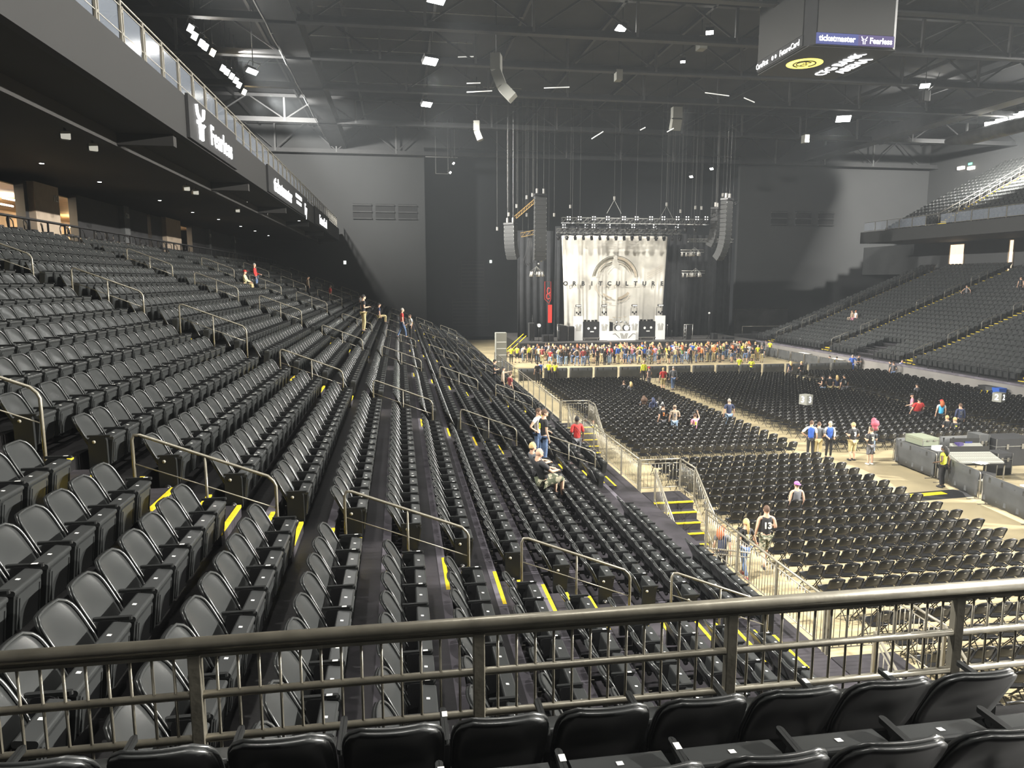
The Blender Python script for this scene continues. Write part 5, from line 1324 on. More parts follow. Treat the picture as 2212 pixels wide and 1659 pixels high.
    for s_ in (-1, 1): f.ball((s_ * .032, .088, .018), (.012, .008, .006), 6, T=Th)
    f.mat('lip').ball((0, .101, -.05), (.022, .008, .007), 6, T=Th)
    parts.append(('facial_features', f.mesh('face'), []))
    # shirt
    sl = spec.get('sleeve', .55); sc = spec.get('shirt', 'sh_black'); b_ = 1.14
    Ns = dict(bot=(pel + V(0, 0, -.05 + spec.get('hem', 0)), (.145 * w * hv, .115 * hv)), wst=(wst, (.135 * w * hv, .105 * hv)), ch=(ch, (.155 * w * hv, .112 * hv)), nb=(nb + V(0, 0, -.012), (.085, .068)))
    Es = [('bot', 'wst'), ('wst', 'ch'), ('ch', 'nb')]
    for k in 'LR':
        if sl <= 0:
            Ns['sh' + k] = (nb.lerp(S_['sh' + k], .62) + V(0, 0, -.012), (.062 * w, .075)); Es.append(('nb', 'sh' + k)); continue
        Ns['sh' + k] = (S_['sh' + k], .068 * w); Es.append(('nb', 'sh' + k))
        if sl <= 1:
            Ns['e' + k] = (S_['sh' + k].lerp(S_['el' + k], sl), .062 * w); Es.append(('sh' + k, 'e' + k))
        else:
            Ns['e' + k] = (S_['el' + k], .052 * w); Ns['w' + k] = (S_['el' + k].lerp(S_['wr' + k], .92), .042); Es += [('sh' + k, 'e' + k), ('e' + k, 'w' + k)]
    ms = skinned(Ns, Es, 'bot', 1, 'shirt'); ms.materials.clear(); ms.materials.append(M[sc])
    prt = []
    if spec.get('print'):
        yb = -.125 * hv if not spec.get('front_print') else .12 * hv
        if spec['print'] in ('13', '1'):
            parts_num = spec['print']; prt.append(('number', spec['print'], yb))
        else:
            gp = MB().mat(spec['print']); rr = random.Random(spec.get('seed', 3))
            c0 = up((0, 0, 1.25)); ang = lean
            for i in range(9):
                a = rr.uniform(0, 6.28); r_ = rr.uniform(0, .075); gp.ball((c0.x + r_ * cos(a) * 1.1, c0.y + yb, c0.z + r_ * sin(a) * 1.3), (rr.uniform(.015, .045), .012, rr.uniform(.012, .04)), 6)
            prt.append(('print', gp.mesh('print'), 0))
    if spec.get('vest'):
        Nv = {k: (v[0], tuple(x * 1.07 for x in v[1]) if isinstance(v[1], tuple) else v[1] * 1.12) for k, v in Ns.items() if k in ('bot', 'wst', 'ch', 'nb')}
        for k in 'LR': Nv['sh' + k] = (nb.lerp(S_['sh' + k], .7) + V(0, 0, -.01), (.072 * w, .085))
        mv = skinned(Nv, [('bot', 'wst'), ('wst', 'ch'), ('ch', 'nb'), ('nb', 'shL'), ('nb', 'shR')], 'bot', 1, 'vest'); mv.materials.clear(); mv.materials.append(M[spec['vest']]); parts.append(('vest', mv, []))
    parts.append(('shirt', ms, prt))
    # trousers / shorts / skirt
    tc = spec.get('legs', 'jeans'); Lg = spec.get('leglen', 1.0)
    Nt = dict(pel=(pel + V(0, 0, .02), (.135 * w * hv, .108 * hv))); Et = []
    for k in 'LR':
        Nt['h' + k] = (S_['hip' + k], .095 * w * hv); Nt['k' + k] = (S_['hip' + k].lerp(S_['kn' + k], min(1, Lg * 1.9) if Lg < .5 else 1.0), .072 * w if Lg < 1 else .066 * w); Et += [('pel', 'h' + k), ('h' + k, 'k' + k)]
        if Lg >= .5: Nt['a' + k] = (S_['kn' + k].lerp(S_['an' + k], (Lg - .5) * 2 * .93 + .02), .052 if Lg > .9 else .07); Et.append(('k' + k, 'a' + k))
    mt2 = skinned(Nt, Et, 'pel', 1, 'trousers'); mt2.materials.clear(); mt2.materials.append(M[tc]); parts.append(('skirt' if spec.get('skirt') else ('trousers' if Lg > .7 else 'shorts'), mt2, []))
    if spec.get('dress'):
        gd = MB().mat(sc); n = 12; rings = []
        for z, r_ in ((wst.z, .135), (pel.z - .1, .17), (pel.z - .38, .22)): rings.append([(r_ * w * cos(2 * pi * i / n), r_ * .8 * sin(2 * pi * i / n), z) for i in range(n + 1)])
        gd.grid(rings, True, 0); parts.append(('skirt', gd.mesh('skirt'), []))
    # shoes
    for k in 'LR':
        gs = MB().mat(spec.get('shoes', 'sh_black')); a = S_['an' + k]; gs.ball((a.x, a.y + .05, max(.045, a.z - .04)), (.05, .145, .048), 10); parts.append(('shoe', gs.mesh('shoe'), []))
    # hair / hats
    hr = spec.get('hair', 'hair_brown'); hs = spec.get('style', 'short')
    gh = MB().mat(hr)
    if hs == 'bald': pass
    else:
        m = 7; n = 14; vs = []; fs = []
        for i in range(m):
            el = pi / 2 * (1 - i / (m - 1) * 1.15)
            for j in range(n):
                az = 2 * pi * j / n; frontness = max(0, sin(az)); e2 = el + (.55 * frontness * (i / (m - 1)) if hs != 'cap' else 0)
                vs.append((.087 * cos(e2) * cos(az), .005 + .104 * cos(e2) * sin(az) - .008, .008 + .124 * sin(e2)))
        for i in range(m - 1):
            for j in range(n): fs.append((i * n + j, i * n + (j + 1) % n, (i + 1) * n + (j + 1) % n, (i + 1) * n + j))
        gh.add(vs, fs, True, T=Th)
        if hs in ('long', 'pony', 'big'):
            wd = {'long': .085, 'pony': .035, 'big': .15}[hs]
            gh.tube([(0, -.06, .06), (0, -.11, -.02), (0, -.12, -.16), (0, -.12, -.30)], [.05, wd, wd * 1.15, wd * .5], 10, T=Th @ Matrix.Scale(1.25 if hs != 'pony' else 1, 4, V(1, 0, 0)))
            if hs == 'big': gh.ball((0, -.025, .01), (.115, .115, .14), 14, T=Th); gh.tube([(0, -.05, .04), (0, -.08, -.12), (0, -.09, -.30), (0, -.09, -.46)], [.10, .135, .15, .09], 14, T=Th)
        parts.append(('hair', gh.mesh('hair'), []))
    if spec.get('cap'):
        gc = MB().mat(spec['cap']); gc.ball((0, 0, .055), (.093, .108, .082), 12, T=Th)
        fy = -1 if spec.get('capback') else 1
        gc.ball((0, fy * .13, .045), (.07, .07, .010), 10, T=Th); parts.append(('cap', gc.mesh('cap'), []))
    if spec.get('beard'): gb = MB().mat(spec['beard']); gb.ball((0, .07, -.085), (.05, .045, .06), 8, T=Th); parts.append(('beard', gb.mesh('beard'), []))
    if spec.get('strap'):
        gt = MB().mat('sh_black'); gt.tube([up((-.15, -.02, 1.43)), up((-.03, -.135, 1.3)), up((.13, -.12, 1.05))], .010, 5); parts.append(('shoulder_strap', gt.mesh('strap'), []))
    if spec.get('hold'):
        gt = MB().mat(spec['hold']); p = (N['paR'][0] + N['paL'][0]) / 2 if spec.get('hold2') else N['paR'][0]
        gt.box(p.x - .035, p.y + .01, p.z - .06, p.x + .035, p.y + .05, p.z + .06); parts.append(('held_item', gt.mesh('held'), []))
    return parts
PROTO = {}
def make_person(loc, rz, label, spec, group=None, h=1.75, z=0):
    key = repr(sorted(spec.items()))
    if key not in PROTO: PROTO[key] = person_meshes(spec)
    t = thing('person', label, 'person', (loc[0], loc[1], z), rz, group); s_ = h / 1.75; t.scale = (s_, s_, s_)
    for nm, me, subs in PROTO[key]:
        o = link_obj(nm, me, t)
        for sname, sm, yb in subs:
            if sname == 'number':
                q = text(sm, .23, 'sh_white', o, (0, yb - .012, 1.22), (pi / 2, 0, 0), 'number', .012, 1.0, off=.008)
            else: link_obj(sname, sm, o)
    return t
def P(px, py, z=0):
    v = atz(px, py, z); return (v.x, v.y)
TFL = TZ
# distinct people, each where the photograph shows them
make_person(P(1650, 1226), -.15, 'man in black sleeveless 13 shirt and camouflage shorts walking by the near fence', dict(shirt='sh_black', sleeve=0, print='13', legs='camo', leglen=.55, pose='walk', armL='down', armR='fold', style='short', hair='hair_brown', w=1.08, shoes='tr_grey'), h=1.86)
make_person(P(1607, 1248), .1, 'woman with long blond ponytail and jeans beside the man in the 13 shirt', dict(shirt='sh_black', sleeve=.7, print='sh_pale', legs='jeans', armR='out', armL='fold', style='pony', hair='hair_blond', pose='walk', w=.92, hold='sh_red', shoes='sh_maroon'), h=1.72)
make_person(P(1557, 1255), -.5, 'person with orange hair carrying a dark backpack behind the picket fence', dict(shirt='sh_grey', sleeve=.6, legs='tr_black', style='long', hair='hair_red', vest='sh_navy', head=-.8), h=1.6)
make_person((atz(1721, 1066, .9).x, atz(1721, 1066, .9).y), 0, 'seated person in a purple backwards cap and dark vest, near floor block', dict(shirt='tr_grey', sleeve=0, legs='tr_black', pose='sit', cap='purple', capback=True, w=1.1), h=1.78)
k_row = 9
def stand_pos(px, py, k): return atz(px, py, TZ(k))
def sp(px, k, head_py, h): # person standing on row k: place by head height
    v = atz(px, head_py, TZ(k) + h); return (v.x, v.y)
x, y = sp(1162, 10, 879, 1.75); make_person((x, y), -2.2, 'person in a white shirt with brown hair standing in the left stand', dict(shirt='sh_white', sleeve=.5, legs='jeans', style='short', hair='hair_brown', armR='hip'), h=1.72, z=TZ(10))
x, y = sp(1175, 10, 885, 1.78); make_person((x, y), -1.3, 'young man in a dark shirt with a green print beside the white shirt', dict(shirt='sh_black', sleeve=.7, print='sh_hiviz', legs='jeans', armR='down', armL='low', style='short', hair='hair_brown', head=-.3), h=1.8, z=TZ(10))
x, y = sp(1247, 13, 898, 1.75); make_person((x, y), .15, 'person in a bright red polo with a diagonal strap and dark trousers', dict(shirt='sh_red', sleeve=.95, legs='tr_grey', style='short', hair='hair_black', skin='skin_dark', strap=1, armL='low', armR='down', fat=1.05), h=1.74, z=TZ(13))
x, y = atz(1265, 897, 1.7)[:2]; make_person((x, y), -.6, 'dark haired person half hidden past the red polo at the far stairway', dict(shirt='sh_black', sleeve=1.5, legs='tr_black', style='short', hair='hair_black', skin='skin_dark'), h=1.7)
x, y = atz(1277, 901, 1.66)[:2]; make_person((x, y - .3), 3.0, 'person in a pale yellow top facing the camera at the stairway', dict(shirt='sh_pale', sleeve=1.5, legs='tr_grey', style='short', hair='hair_black', skin='skin_tan'), h=1.66)
x, y = sp(1163, 9, 957, 1.22); make_person((x, y), -1.2, 'seated person with short blond hair leaning forward in the left stand', dict(shirt='sh_grey', sleeve=.7, legs='tr_black', pose='sit', lean=-.35, style='short', hair='hair_blond', armL='lap', armR='lap', bow=1), h=1.74, z=TZ(9))
x, y = sp(1172, 9, 970, 1.22); make_person((x, y - .25), -1.25, 'heavy bald man in a black shirt seated and looking down at his lap', dict(shirt='sh_black', sleeve=.8, legs='camo', leglen=.6, pose='sit', lean=-.35, style='bald', armL='lap', armR='lap', bow=2, w=1.15, fat=1.15, hair='hair_grey'), h=1.82, z=TZ(9))
# floor people
FPL = [
 (1433, 873, 1.78, .1, 'person in a black shirt with a red circular print among the chairs', dict(shirt='sh_black', sleeve=.7, print='sh_orange', legs='tr_grey', cap='sh_black', hair='hair_brown', armL='down', armR='fold')),
 (1458, 875, 1.76, -.1, 'person in a tan patterned shirt and jeans beside the red print shirt', dict(shirt='sh_tan', sleeve=.7, print='tr_grey', legs='jeans_light', cap='sh_tan', armR='fold', armL='down', w=1.1)),
 (1502, 893, 1.36, .1, 'seated person in a pale shirt raising one arm to take a photo', dict(shirt='sh_pink', sleeve=.6, print='sh_yellow', legs='jeans', pose='sit', armR='up', hair='hair_brown', hold='sh_black')),
 (1576, 861, 1.82, 0, 'lone man in a dark grey shirt and jeans standing in the left aisle chairs', dict(shirt='sh_navy', sleeve=.8, legs='jeans_light', hair='hair_grey', armL='down', armR='down', w=1.12)),
 (1754, 908, 1.8, -.5, 'bearded man in a bright blue vest over white sleeves, hand on hip', dict(shirt='sh_white', sleeve=.9, vest='sh_blue', legs='tr_black', hair='hair_brown', beard='hair_brown', armL='hip', head=-.6)),
 (1770, 911, 1.74, -.7, 'man in a grey shirt and khaki trousers between two blue vests', dict(shirt='sh_grey', sleeve=.8, legs='tr_khaki', hair='hair_brown', beard='hair_brown', armL='low', armR='low', w=1.15, fat=1.1)),
 (1794, 909, 1.78, 2.9, 'person in a blue vest and glasses facing the camera with white sleeves', dict(shirt='sh_white', sleeve=1.5, vest='sh_blue', legs='tr_black', hair='hair_grey', armL='low', armR='low')),
 (1845, 912, 1.8, .15, 'man in a black shirt with a pale figure print and yellow-khaki shorts', dict(shirt='sh_black', sleeve=.75, print='sh_white', legs='tr_khaki', leglen=.62, hair='hair_blond', armL='fold', armR='low', w=1.15, fat=1.08)),
 (1888, 903, 1.74, .1, 'woman with big bright pink curly hair and raised hand', dict(shirt='sh_black', sleeve=.4, legs='jeans_light', style='big', hair='hair_pink', armR='fold')),
 (1884, 923, 1.72, .1, 'man in a black shirt with a trophy-like print and shorts before the pink hair', dict(shirt='sh_black', sleeve=.75, print='sh_pale', legs='tr_grey', leglen=.5, hair='hair_brown', armL='fold', armR='fold', w=1.1, shoes='shoe_white')),
 (1779, 811, 1.72, .5, 'woman in a black top and pale shorts at the left of a group of four', dict(shirt='sh_black', sleeve=.3, legs='jeans_light', leglen=.4, style='long', hair='hair_black', armL='fold', armR='low')),
 (1794, 808, 1.8, -.4, 'man in a dark shirt and tan shorts, second in the group of four', dict(shirt='sh_black', sleeve=.7, legs='tr_khaki', leglen=.6, hair='hair_black', armL='low', armR='fold')),
 (1809, 810, 1.72, -.4, 'person with shoulder length light hair, third in the group of four', dict(shirt='sh_navy', sleeve=.7, legs='tr_khaki', leglen=.5, style='long', hair='hair_blond')),
 (1825, 808, 1.82, .2, 'large man in black printed shirt, rightmost of the group of four in the aisle', dict(shirt='sh_black', sleeve=.8, print='sh_white', legs='tr_grey', leglen=.6, hair='hair_black', w=1.2, fat=1.15, skin='skin_tan')),
 (1972, 849, 1.75, .9, 'man in a black cap with pale shirt leaning behind the big red shirt', dict(shirt='sh_pink', sleeve=.7, legs='tr_grey', cap='sh_black', head=.6, armL='low')),
 (1983, 858, 1.72, -.1, 'very large person in a bright red shirt and black trousers bending among the chairs', dict(shirt='sh_red', sleeve=.8, legs='tr_black', hair='hair_black', w=1.35, fat=1.45, armL='down', armR='down', lean=-.25)),
 (2035, 863, 1.7, -.3, 'person with reddish hair and bright blue vest in the right floor block', dict(shirt='sh_white', sleeve=.6, vest='sh_cyan', legs='tr_black', style='long', hair='hair_red', cap='sh_red', hold='sh_yellow')),
 (2076, 871, 1.76, -.2, 'man in a dark blue hooded jacket standing by the seated blond pair', dict(shirt='sh_navy', sleeve=1.5, legs='tr_black', hair='hair_brown', print='sh_grey')),
 (2047, 897, 1.25, 0, 'left of two seated blond people in black shirts behind the mixing area', dict(shirt='sh_black', sleeve=.7, legs='tr_black', pose='sit', hair='hair_blond')),
 (2064, 901, 1.22, 0, 'right of two seated blond people in black shirts behind the mixing area', dict(shirt='sh_black', sleeve=.7, print='sh_yellow', legs='tr_black', pose='sit', hair='hair_blond')),
 (1982, 828, 1.2, .1, 'seated dark figure with a black cap in the right floor block', dict(shirt='tr_grey', sleeve=.7, legs='tr_black', pose='sit', cap='sh_black')),
 (1433, 794, 1.74, .1, 'person in a red shirt and khaki shorts at the head of the left aisle', dict(shirt='sh_red', sleeve=.8, legs='tr_khaki', leglen=.6, hair='hair_blond', w=1.15)),
 (1455, 791, 1.84, -.2, 'tall man in a long grey shirt and jeans walking up the left aisle', dict(shirt='sh_grey', sleeve=1.5, legs='jeans', hair='hair_grey', pose='walk', w=1.1)),
 (1403, 792, 1.76, .6, 'person in dark clothes with pale arms standing by the black barrier', dict(shirt='tr_grey', sleeve=.4, legs='tr_grey', cap='sh_red', armR='fold', skin='skin_light')),
 (1391, 779, 1.78, .2, 'security worker in a yellow jacket behind the middle of the black barrier', dict(shirt='sh_hiviz', sleeve=1.4, legs='tr_black', hair='hair_blond')),
 (1348, 822, 1.24, 0, 'seated man with short hair, left of a pair high in the left floor block', dict(shirt='sh_black', sleeve=.7, legs='tr_black', pose='sit', hair='hair_brown', print='sh_white')),
 (1363, 824, 1.2, 0, 'seated woman with light brown hair, right of a pair in the left floor block', dict(shirt='tr_grey', sleeve=.7, legs='tr_black', pose='sit', style='long', hair='hair_blond')),
 (1391, 855, 1.24, 0, 'seated person with long light brown hair, leftmost of three in a row', dict(shirt='tr_grey', sleeve=.7, legs='tr_black', pose='sit', style='big', hair='hair_brown')),
 (1411, 858, 1.2, 0, 'seated person in dark blue, middle of three in a row', dict(shirt='sh_navy', sleeve=1.3, legs='tr_black', pose='sit', style='long', hair='sh_navy')),
 (1425, 857, 1.2, 0, 'seated dark haired person in a white top, rightmost of three in a row', dict(shirt='sh_white', sleeve=.7, legs='tr_black', pose='sit', style='long', hair='hair_black')),
 (1598, 769, 1.76, 0, 'security worker in a yellow jacket seen from behind, left of two at the barrier', dict(shirt='sh_hiviz', sleeve=.8, legs='tr_black', hair='hair_black')),
 (1624, 773, 1.74, 2.9, 'security worker with folded arms in a yellow jacket, right of two at the barrier', dict(shirt='sh_hiviz', sleeve=.8, legs='tr_black', hair='hair_black', armL='cross', armR='cross', skin='skin_dark')),
 (1708, 780, 1.66, .3, 'light haired person walking behind the middle floor chairs', dict(shirt='sh_navy', sleeve=.6, legs='tr_grey', hair='hair_blond', style='long')),
 (1732, 780, 1.74, .4, 'blond person in a dark shirt with folded arms near the black barrier', dict(shirt='sh_black', sleeve=.7, legs='tr_black', hair='hair_blond', armL='cross', armR='cross')),
 (1793, 768, 1.35, .4, 'crouching security worker in yellow and black, left of a pair by the right wall', dict(shirt='sh_hiviz', sleeve=.6, legs='tr_black', hair='hair_black', pose='sit')),
 (1808, 770, 1.35, -.3, 'security worker in yellow and black, right of a pair by the right wall', dict(shirt='sh_hiviz', sleeve=.7, legs='tr_black', hair='hair_black', pose='sit', armR='low')),
 (1842, 766, 1.74, 2.6, 'person in a bright blue dress-like top by the right floor wall', dict(shirt='sh_blue', sleeve=.8, legs='sh_blue', leglen=.6, hair='hair_grey', armL='hip', w=1.1)),
 (1855, 766, 1.76, -2.4, 'person in black with folded arms beside the blue dressed one', dict(shirt='sh_black', sleeve=.8, legs='tr_black', hair='hair_black', armL='cross', armR='cross', w=1.1)),
 (1924, 779, 1.7, .8, 'dark clothed person with a pony tail by the right floor wall', dict(shirt='sh_black', sleeve=.9, legs='tr_black', hair='hair_black')),
 (1931, 781, 1.7, -.6, 'person in a dark top facing right by the right floor wall', dict(shirt='tr_grey', sleeve=.6, legs='jeans', hair='hair_brown', armR='low')),
 (1949, 776, 1.76, 2.8, 'man in a blue vest and white sleeves holding a phone by the right wall', dict(shirt='sh_white', sleeve=1.3, vest='sh_blue', legs='tr_black', hair='hair_black', armL='fold', armR='low')),
]
for px, hy, h, rz, lab, sp_ in FPL:
    hh = h if sp_.get('pose') != 'sit' else (1.30 if sp_.get('armR') != 'up' else 1.30)
    v = atz(px, hy, hh); make_person((v.x, v.y), rz, lab, sp_, None, h if sp_.get('pose') != 'sit' else 1.74)
# guard by the mixing area
make_person((21.3, 24.9), .5, 'security guard with long black hair, yellow vest and black trousers by the mixing area', dict(shirt='sh_hiviz', sleeve=.3, legs='tr_black', style='long', hair='hair_black', skin='skin_dark', armR='back', armL='low', w=1.1, fat=1.12), h=1.72)
# people standing left by the far seats of the left stand and in the left stand aisles
LS = [(551, 557, -5, 1.78, -1.6, 'person in a red shirt bending at the top of the left stand', dict(shirt='sh_red', sleeve=1.2, legs='jeans', hair='hair_grey', lean=-.15, armL='low', armR='down')),
      (527, 575, -5, 1.25, -1.6, 'seated person in a pale yellow jacket and red cap high in the left stand', dict(shirt='sh_pale', sleeve=1.5, legs='tr_khaki', cap='sh_red', pose='sit', armL='lap', armR='lap')),
      (665, 604, -3, 1.74, -1.2, 'person in a pale grey jacket high in the far left stand', dict(shirt='sh_tan', sleeve=1.4, legs='tr_black', hair='hair_black')),
      (713, 616, -1, 1.72, -1.2, 'staff member in a red and white shirt in the far left stand', dict(shirt='sh_red', sleeve=.9, legs='tr_black', hair='hair_black', skin='skin_dark')),
      (784, 636, 0, 1.74, -1.2, 'person in black with light trousers near the end of the left stand', dict(shirt='sh_black', sleeve=.6, legs='tr_khaki', hair='hair_black', armR='fold')),
      (779, 653, 1, 1.2, 1.0, 'seated person with a white garment near the end of the left stand', dict(shirt='sh_white', sleeve=.6, legs='tr_black', pose='sit', hair='hair_black')),
      (818, 655, 1, 1.2, -1.3, 'seated figure in dark clothes low near the end wall on the left', dict(shirt='sh_navy', sleeve=.7, legs='tr_khaki', pose='sit', hair='hair_black')),
      (868, 665, 3, 1.8, -1.4, 'grey haired man in a red shirt and jeans descending the far left stand', dict(shirt='sh_red', sleeve=.7, legs='jeans', hair='hair_grey', pose='walk')),
      (886, 679, 4, 1.6, 2.0, 'person in a white shirt beside the grey haired man in red', dict(shirt='sh_white', sleeve=.7, legs='tr_black', hair='hair_brown', armR='low')),
      (1068, 752, 12, 1.76, -1.5, 'man in black with an arm raised at the far front of the left stand', dict(shirt='sh_black', sleeve=.6, legs='tr_black', hair='hair_black', armR='fold')),
      (1086, 775, 12, 1.74, -1.6, 'person in a cream jacket reaching out at the far front of the left stand', dict(shirt='sh_tan', sleeve=1.3, legs='tr_black', style='long', hair='hair_black', armL='point')),
      (1102, 790, 13, 1.4, -1.2, 'seated person in dark red behind the cream jacket', dict(shirt='sh_maroon', sleeve=.8, legs='tr_black', pose='sit', hair='hair_brown'))]
for px, hy, k, h, rz, lab, sp_ in LS:
    hh = h if sp_.get('pose') != 'sit' else 1.28
    xk = DX(k) + .28; v = atz(px, hy, TZ(k) + hh); f_ = xk / v.x if abs(xk) > 2 and v.x * xk > 0 else 1
    d = atx(px, hy, xk) if abs(xk) > 1 else None
    yy = d.y if d is not None and 20 < d.y < 88 else v.y
    make_person((xk if d is not None and 20 < d.y < 88 else v.x, yy), rz, lab, sp_, None, h if sp_.get('pose') != 'sit' else 1.74, TZ(k))
# people at the right stand and at the far side
for px, hy, k, rz, lab, sp_ in ((1841, 676, 6, 1.6, 'left of two pale figures seated in the right stand', dict(shirt='sh_tan', sleeve=.5, legs='sh_tan', pose='sit', hair='hair_brown')), (1849, 675, 6, 1.6, 'right of two pale figures seated in the right stand', dict(shirt='sh_white', sleeve=.5, legs='sh_pink', pose='sit', hair='hair_red')),
        (2089, 622, -2, 1.6, 'lone seated figure with pale arms high in the right stand', dict(shirt='tr_grey', sleeve=.2, legs='tr_black', pose='sit', hair='hair_black', armL='wide', armR='wide')), (2208, 582, -3, 1.8, 'person cut by the right picture edge high in the right stand', dict(shirt='sh_black', sleeve=.3, legs='tr_black', style='long', hair='hair_black'))):
    xk = 2 * MIR - DX(k) - .25; v = atx(px, hy, xk); make_person((xk, v.y), rz, lab, sp_, None, 1.74, TZ(k))
# others at the left edge of the standing area and right corner
ED = [(1161, 782, 1.76, 'staff member in dark clothes at the left end of the black barrier', dict(shirt='sh_black', sleeve=.8, legs='tr_black', hair='hair_black')), (1168, 780, 1.7, 'person in a blue vest behind the left end of the barrier', dict(shirt='sh_white', sleeve=.8, vest='sh_blue', legs='tr_black', hair='hair_black')),
      (1186, 779, 1.74, 'security worker in a yellow jacket near the left end of the barrier', dict(shirt='sh_hiviz', sleeve=.8, legs='tr_black', hair='hair_blond')), (1199, 781, 1.7, 'dark haired security worker in yellow beside the left barrier end', dict(shirt='sh_hiviz', sleeve=.5, legs='tr_black', hair='hair_black', skin='skin_dark'))]
for px, hy, h, lab, sp_ in ED: v = atz(px, hy, h); make_person((v.x, v.y), rnd.uniform(-1, 1), lab, sp_, None, h)
RC = [(1598, 737, 'pale clothed person standing apart at the right of the crowd', dict(shirt='sh_pale', sleeve=.6, legs='tr_khaki', hair='hair_brown', cap='sh_red')), (1612, 738, 'woman in black shorts right of the pale clothed person', dict(shirt='sh_black', sleeve=.4, legs='tr_black', leglen=.35, style='long', hair='hair_brown')),
      (1618, 737, 'person in a white top and shorts at the right of the crowd', dict(shirt='sh_white', sleeve=.6, legs='tr_black', leglen=.5, hair='hair_black')), (1639, 740, 'woman in navy with bare legs near the right barrier', dict(shirt='sh_navy', sleeve=.3, legs='sh_navy', leglen=.35, style='long', hair='hair_black')),
      (1650, 738, 'person holding up a phone near the right barrier', dict(shirt='tr_grey', sleeve=.3, legs='jeans_light', hair='hair_black', armR='up', style='long')), (1664, 735, 'security worker in yellow behind the right barrier', dict(shirt='sh_hiviz', sleeve=.6, legs='tr_black', hair='hair_brown'))]
for px, hy, lab, sp_ in RC: v = atz(px, hy, 1.74); make_person((v.x, v.y), rnd.uniform(-.8, .8), lab, sp_, None, 1.72)

# the crowd at the stage: each person their own clothes
SH = ['sh_black'] * 16 + ['sh_grey', 'sh_grey', 'sh_white', 'sh_white', 'sh_red', 'sh_red', 'sh_navy', 'sh_navy', 'sh_pink', 'sh_hiviz', 'sh_tan', 'sh_maroon', 'sh_green', 'tr_grey', 'sh_pale', 'sh_orange', 'sh_blue']
LGc = ['jeans', 'jeans', 'jeans_light', 'tr_black', 'tr_black', 'tr_grey', 'tr_khaki', 'camo', 'tr_khaki']
HR = ['hair_brown', 'hair_brown', 'hair_black', 'hair_blond', 'hair_blond', 'hair_grey', 'hair_red']
NMc = dict(sh_black='black', sh_grey='grey', sh_white='white', sh_red='red', sh_navy='navy', sh_pink='pink', sh_hiviz='bright yellow', sh_tan='tan', sh_maroon='dark red', sh_green='olive green', tr_grey='charcoal', sh_pale='pale yellow', sh_orange='orange', sh_blue='blue',
           jeans='blue jeans', jeans_light='pale jeans', tr_black='black trousers', camo='camouflage shorts', tr_khaki='khaki shorts', hair_brown='brown', hair_black='black', hair_blond='blond', hair_grey='grey', hair_red='red')
base = []
for i in range(10):
    sp_ = dict(shirt='sh_black', sleeve=(.6, .8, .6, 1.4, .6, .0, .7, .6, 1.4, .5)[i], legs='jeans', leglen=(1, 1, .58, 1, 1, 1, .55, .45, 1, 1)[i], hair='hair_brown', style=('short', 'short', 'short', 'short', 'long', 'short', 'short', 'long', 'long', 'pony')[i],
              armL=('down', 'fold', 'low', 'down', 'low', 'hip', 'down', 'fold', 'cross', 'down')[i], armR=('down', 'down', 'down', 'fold', 'down', 'down', 'up', 'down', 'cross', 'out')[i], w=(1, 1.1, 1.05, 1.12, .92, 1, 1.15, .9, .95, .92)[i], pose=('stand', 'stand', 'wide', 'stand', 'stand', 'wide', 'stand', 'stand', 'stand', 'walk')[i])
    base.append((sp_, person_meshes(sp_)))
def crowd_person(x, y, rz, h, bi, sh, lg, hr, sk, label, group):
    sp_, pr = base[bi]; t = thing('person', label, 'person', (x, y, 0), rz, group); s_ = h / 1.75; t.scale = (s_, s_, s_)
    for nm, me, subs in pr:
        o = link_obj(nm, me, t)
        mk = {'shirt': sh, 'trousers': lg, 'shorts': lg, 'skirt': lg, 'hair': hr, 'body': sk}.get(nm)
        if mk: o.material_slots[0].link = 'OBJECT'; o.material_slots[0].material = M[mk]
used_ = {}
cr = random.Random(21); cells = []
for r_, (y0, n_, j0, j1) in enumerate(((68.0, 30, 14.2, 36.2), (69.1, 31, 13.6, 36.8), (70.2, 33, 12.6, 37.2), (71.4, 34, 12.2, 37.4), (72.6, 34, 12.0, 37.4))):
    for i in range(n_): cells.append((j0 + (j1 - j0) * (i + .5) / n_ + cr.uniform(-.25, .25), y0 + cr.uniform(-.35, .35) - (.5 * sin(i * .5) if r_ == 0 else 0), r_, i))
pos_w = ['at the left end of the crowd', 'left of the middle of the crowd', 'in the middle of the crowd', 'right of the middle of the crowd', 'at the right end of the crowd']
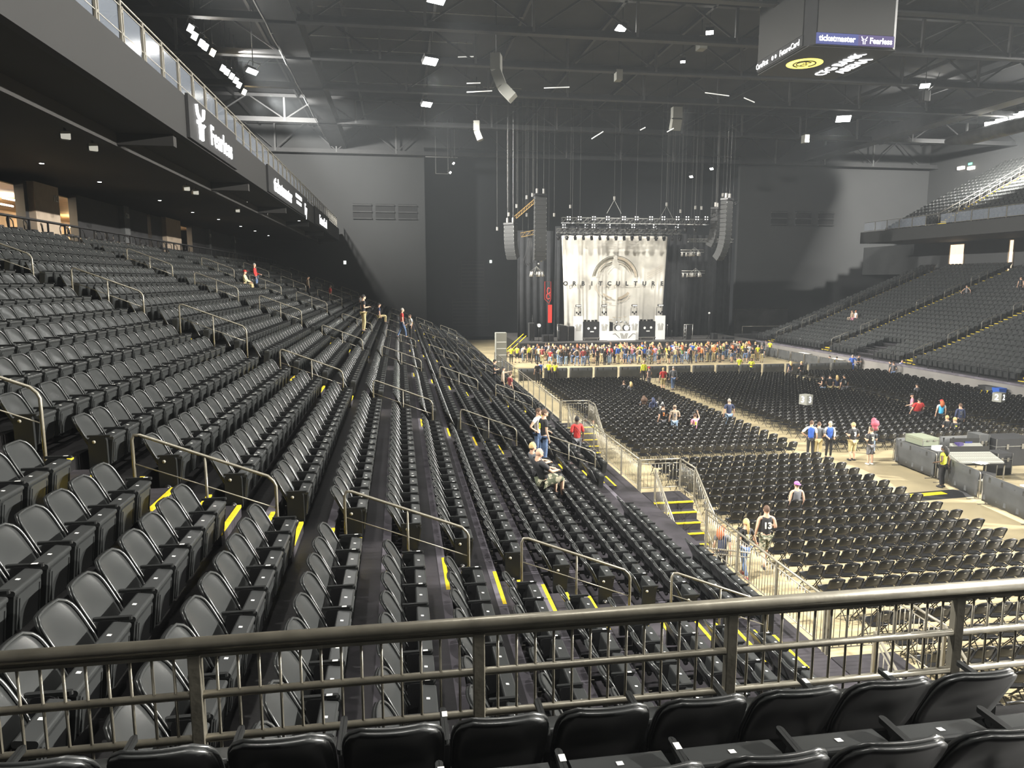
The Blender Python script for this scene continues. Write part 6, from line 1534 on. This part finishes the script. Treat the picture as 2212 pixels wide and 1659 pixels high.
row_w = ['rearmost line', 'second line', 'third line', 'fourth line', 'line at the stage']
for x, y, r_, i in cells:
    sh, lg, hr = cr.choice(SH), cr.choice(LGc), cr.choice(HR); bi = cr.randrange(10); sk = cr.choice(['skin_light'] * 6 + ['skin_tan', 'skin_dark'])
    L = base[bi][0]['leglen']; ln = NMc.get(lg, lg)
    if L > .9: ln = ln.replace('shorts', 'trousers')
    else: ln = ln.replace('trousers', 'shorts').replace('jeans', 'denim shorts').replace('blue denim', 'denim')
    lab = '%s shirt, %s, %s of crowd, %s person from left' % (NMc[sh], ln, row_w[r_], str(i + 1) + ('th' if i + 1 not in (1, 2, 3, 21, 22, 23, 31, 32, 33) else {1: 'st', 2: 'nd', 3: 'rd'}[(i + 1) % 10]))
    crowd_person(x, y, cr.uniform(-.7, .7) + (pi if cr.random() < .06 else 0), cr.uniform(1.6, 1.86), bi, sh, lg, hr, sk, lab, 'standing crowd in front of the stage')
for i in range(9):   # line of security in yellow between crowd and stage plus left corner
    x = (10.2, 10.9, 11.6, 13.0, 14.0, 23.2, 29.4, 33.0, 9.6)[i]; y = (69.5, 70.4, 71.0, 71.5, 72.5, 73.6, 73.7, 73.6, 68.8)[i]
    crowd_person(x, y, cr.uniform(-1, 1) + (pi if i > 4 else 0), 1.76, i % 4, 'sh_hiviz', 'tr_black', 'hair_brown', 'skin_light', 'yellow shirted person at the %s, %s from the left' % ('left corner of the crowd' if i in (0, 1, 2, 3, 4, 8) else 'stage front', ORD[(2, 3, 4, 5, 6, 1, 2, 3, 1)[i]]), 'yellow shirted people around the crowd')

# ------------------------------------------------------------------ haze in the hall air
vs_ = w_nt = S.world.node_tree
vsn = w_nt.nodes.new('ShaderNodeVolumeScatter'); vsn.inputs['Color'].default_value = (.86, .93, 1, 1)
vsn.inputs['Density'].default_value = HAZE; vsn.inputs['Anisotropy'].default_value = .25
w_nt.links.new(vsn.outputs[0], w_nt.nodes['World Output'].inputs['Volume'])
bpy.data.scenes.remove(WORK)
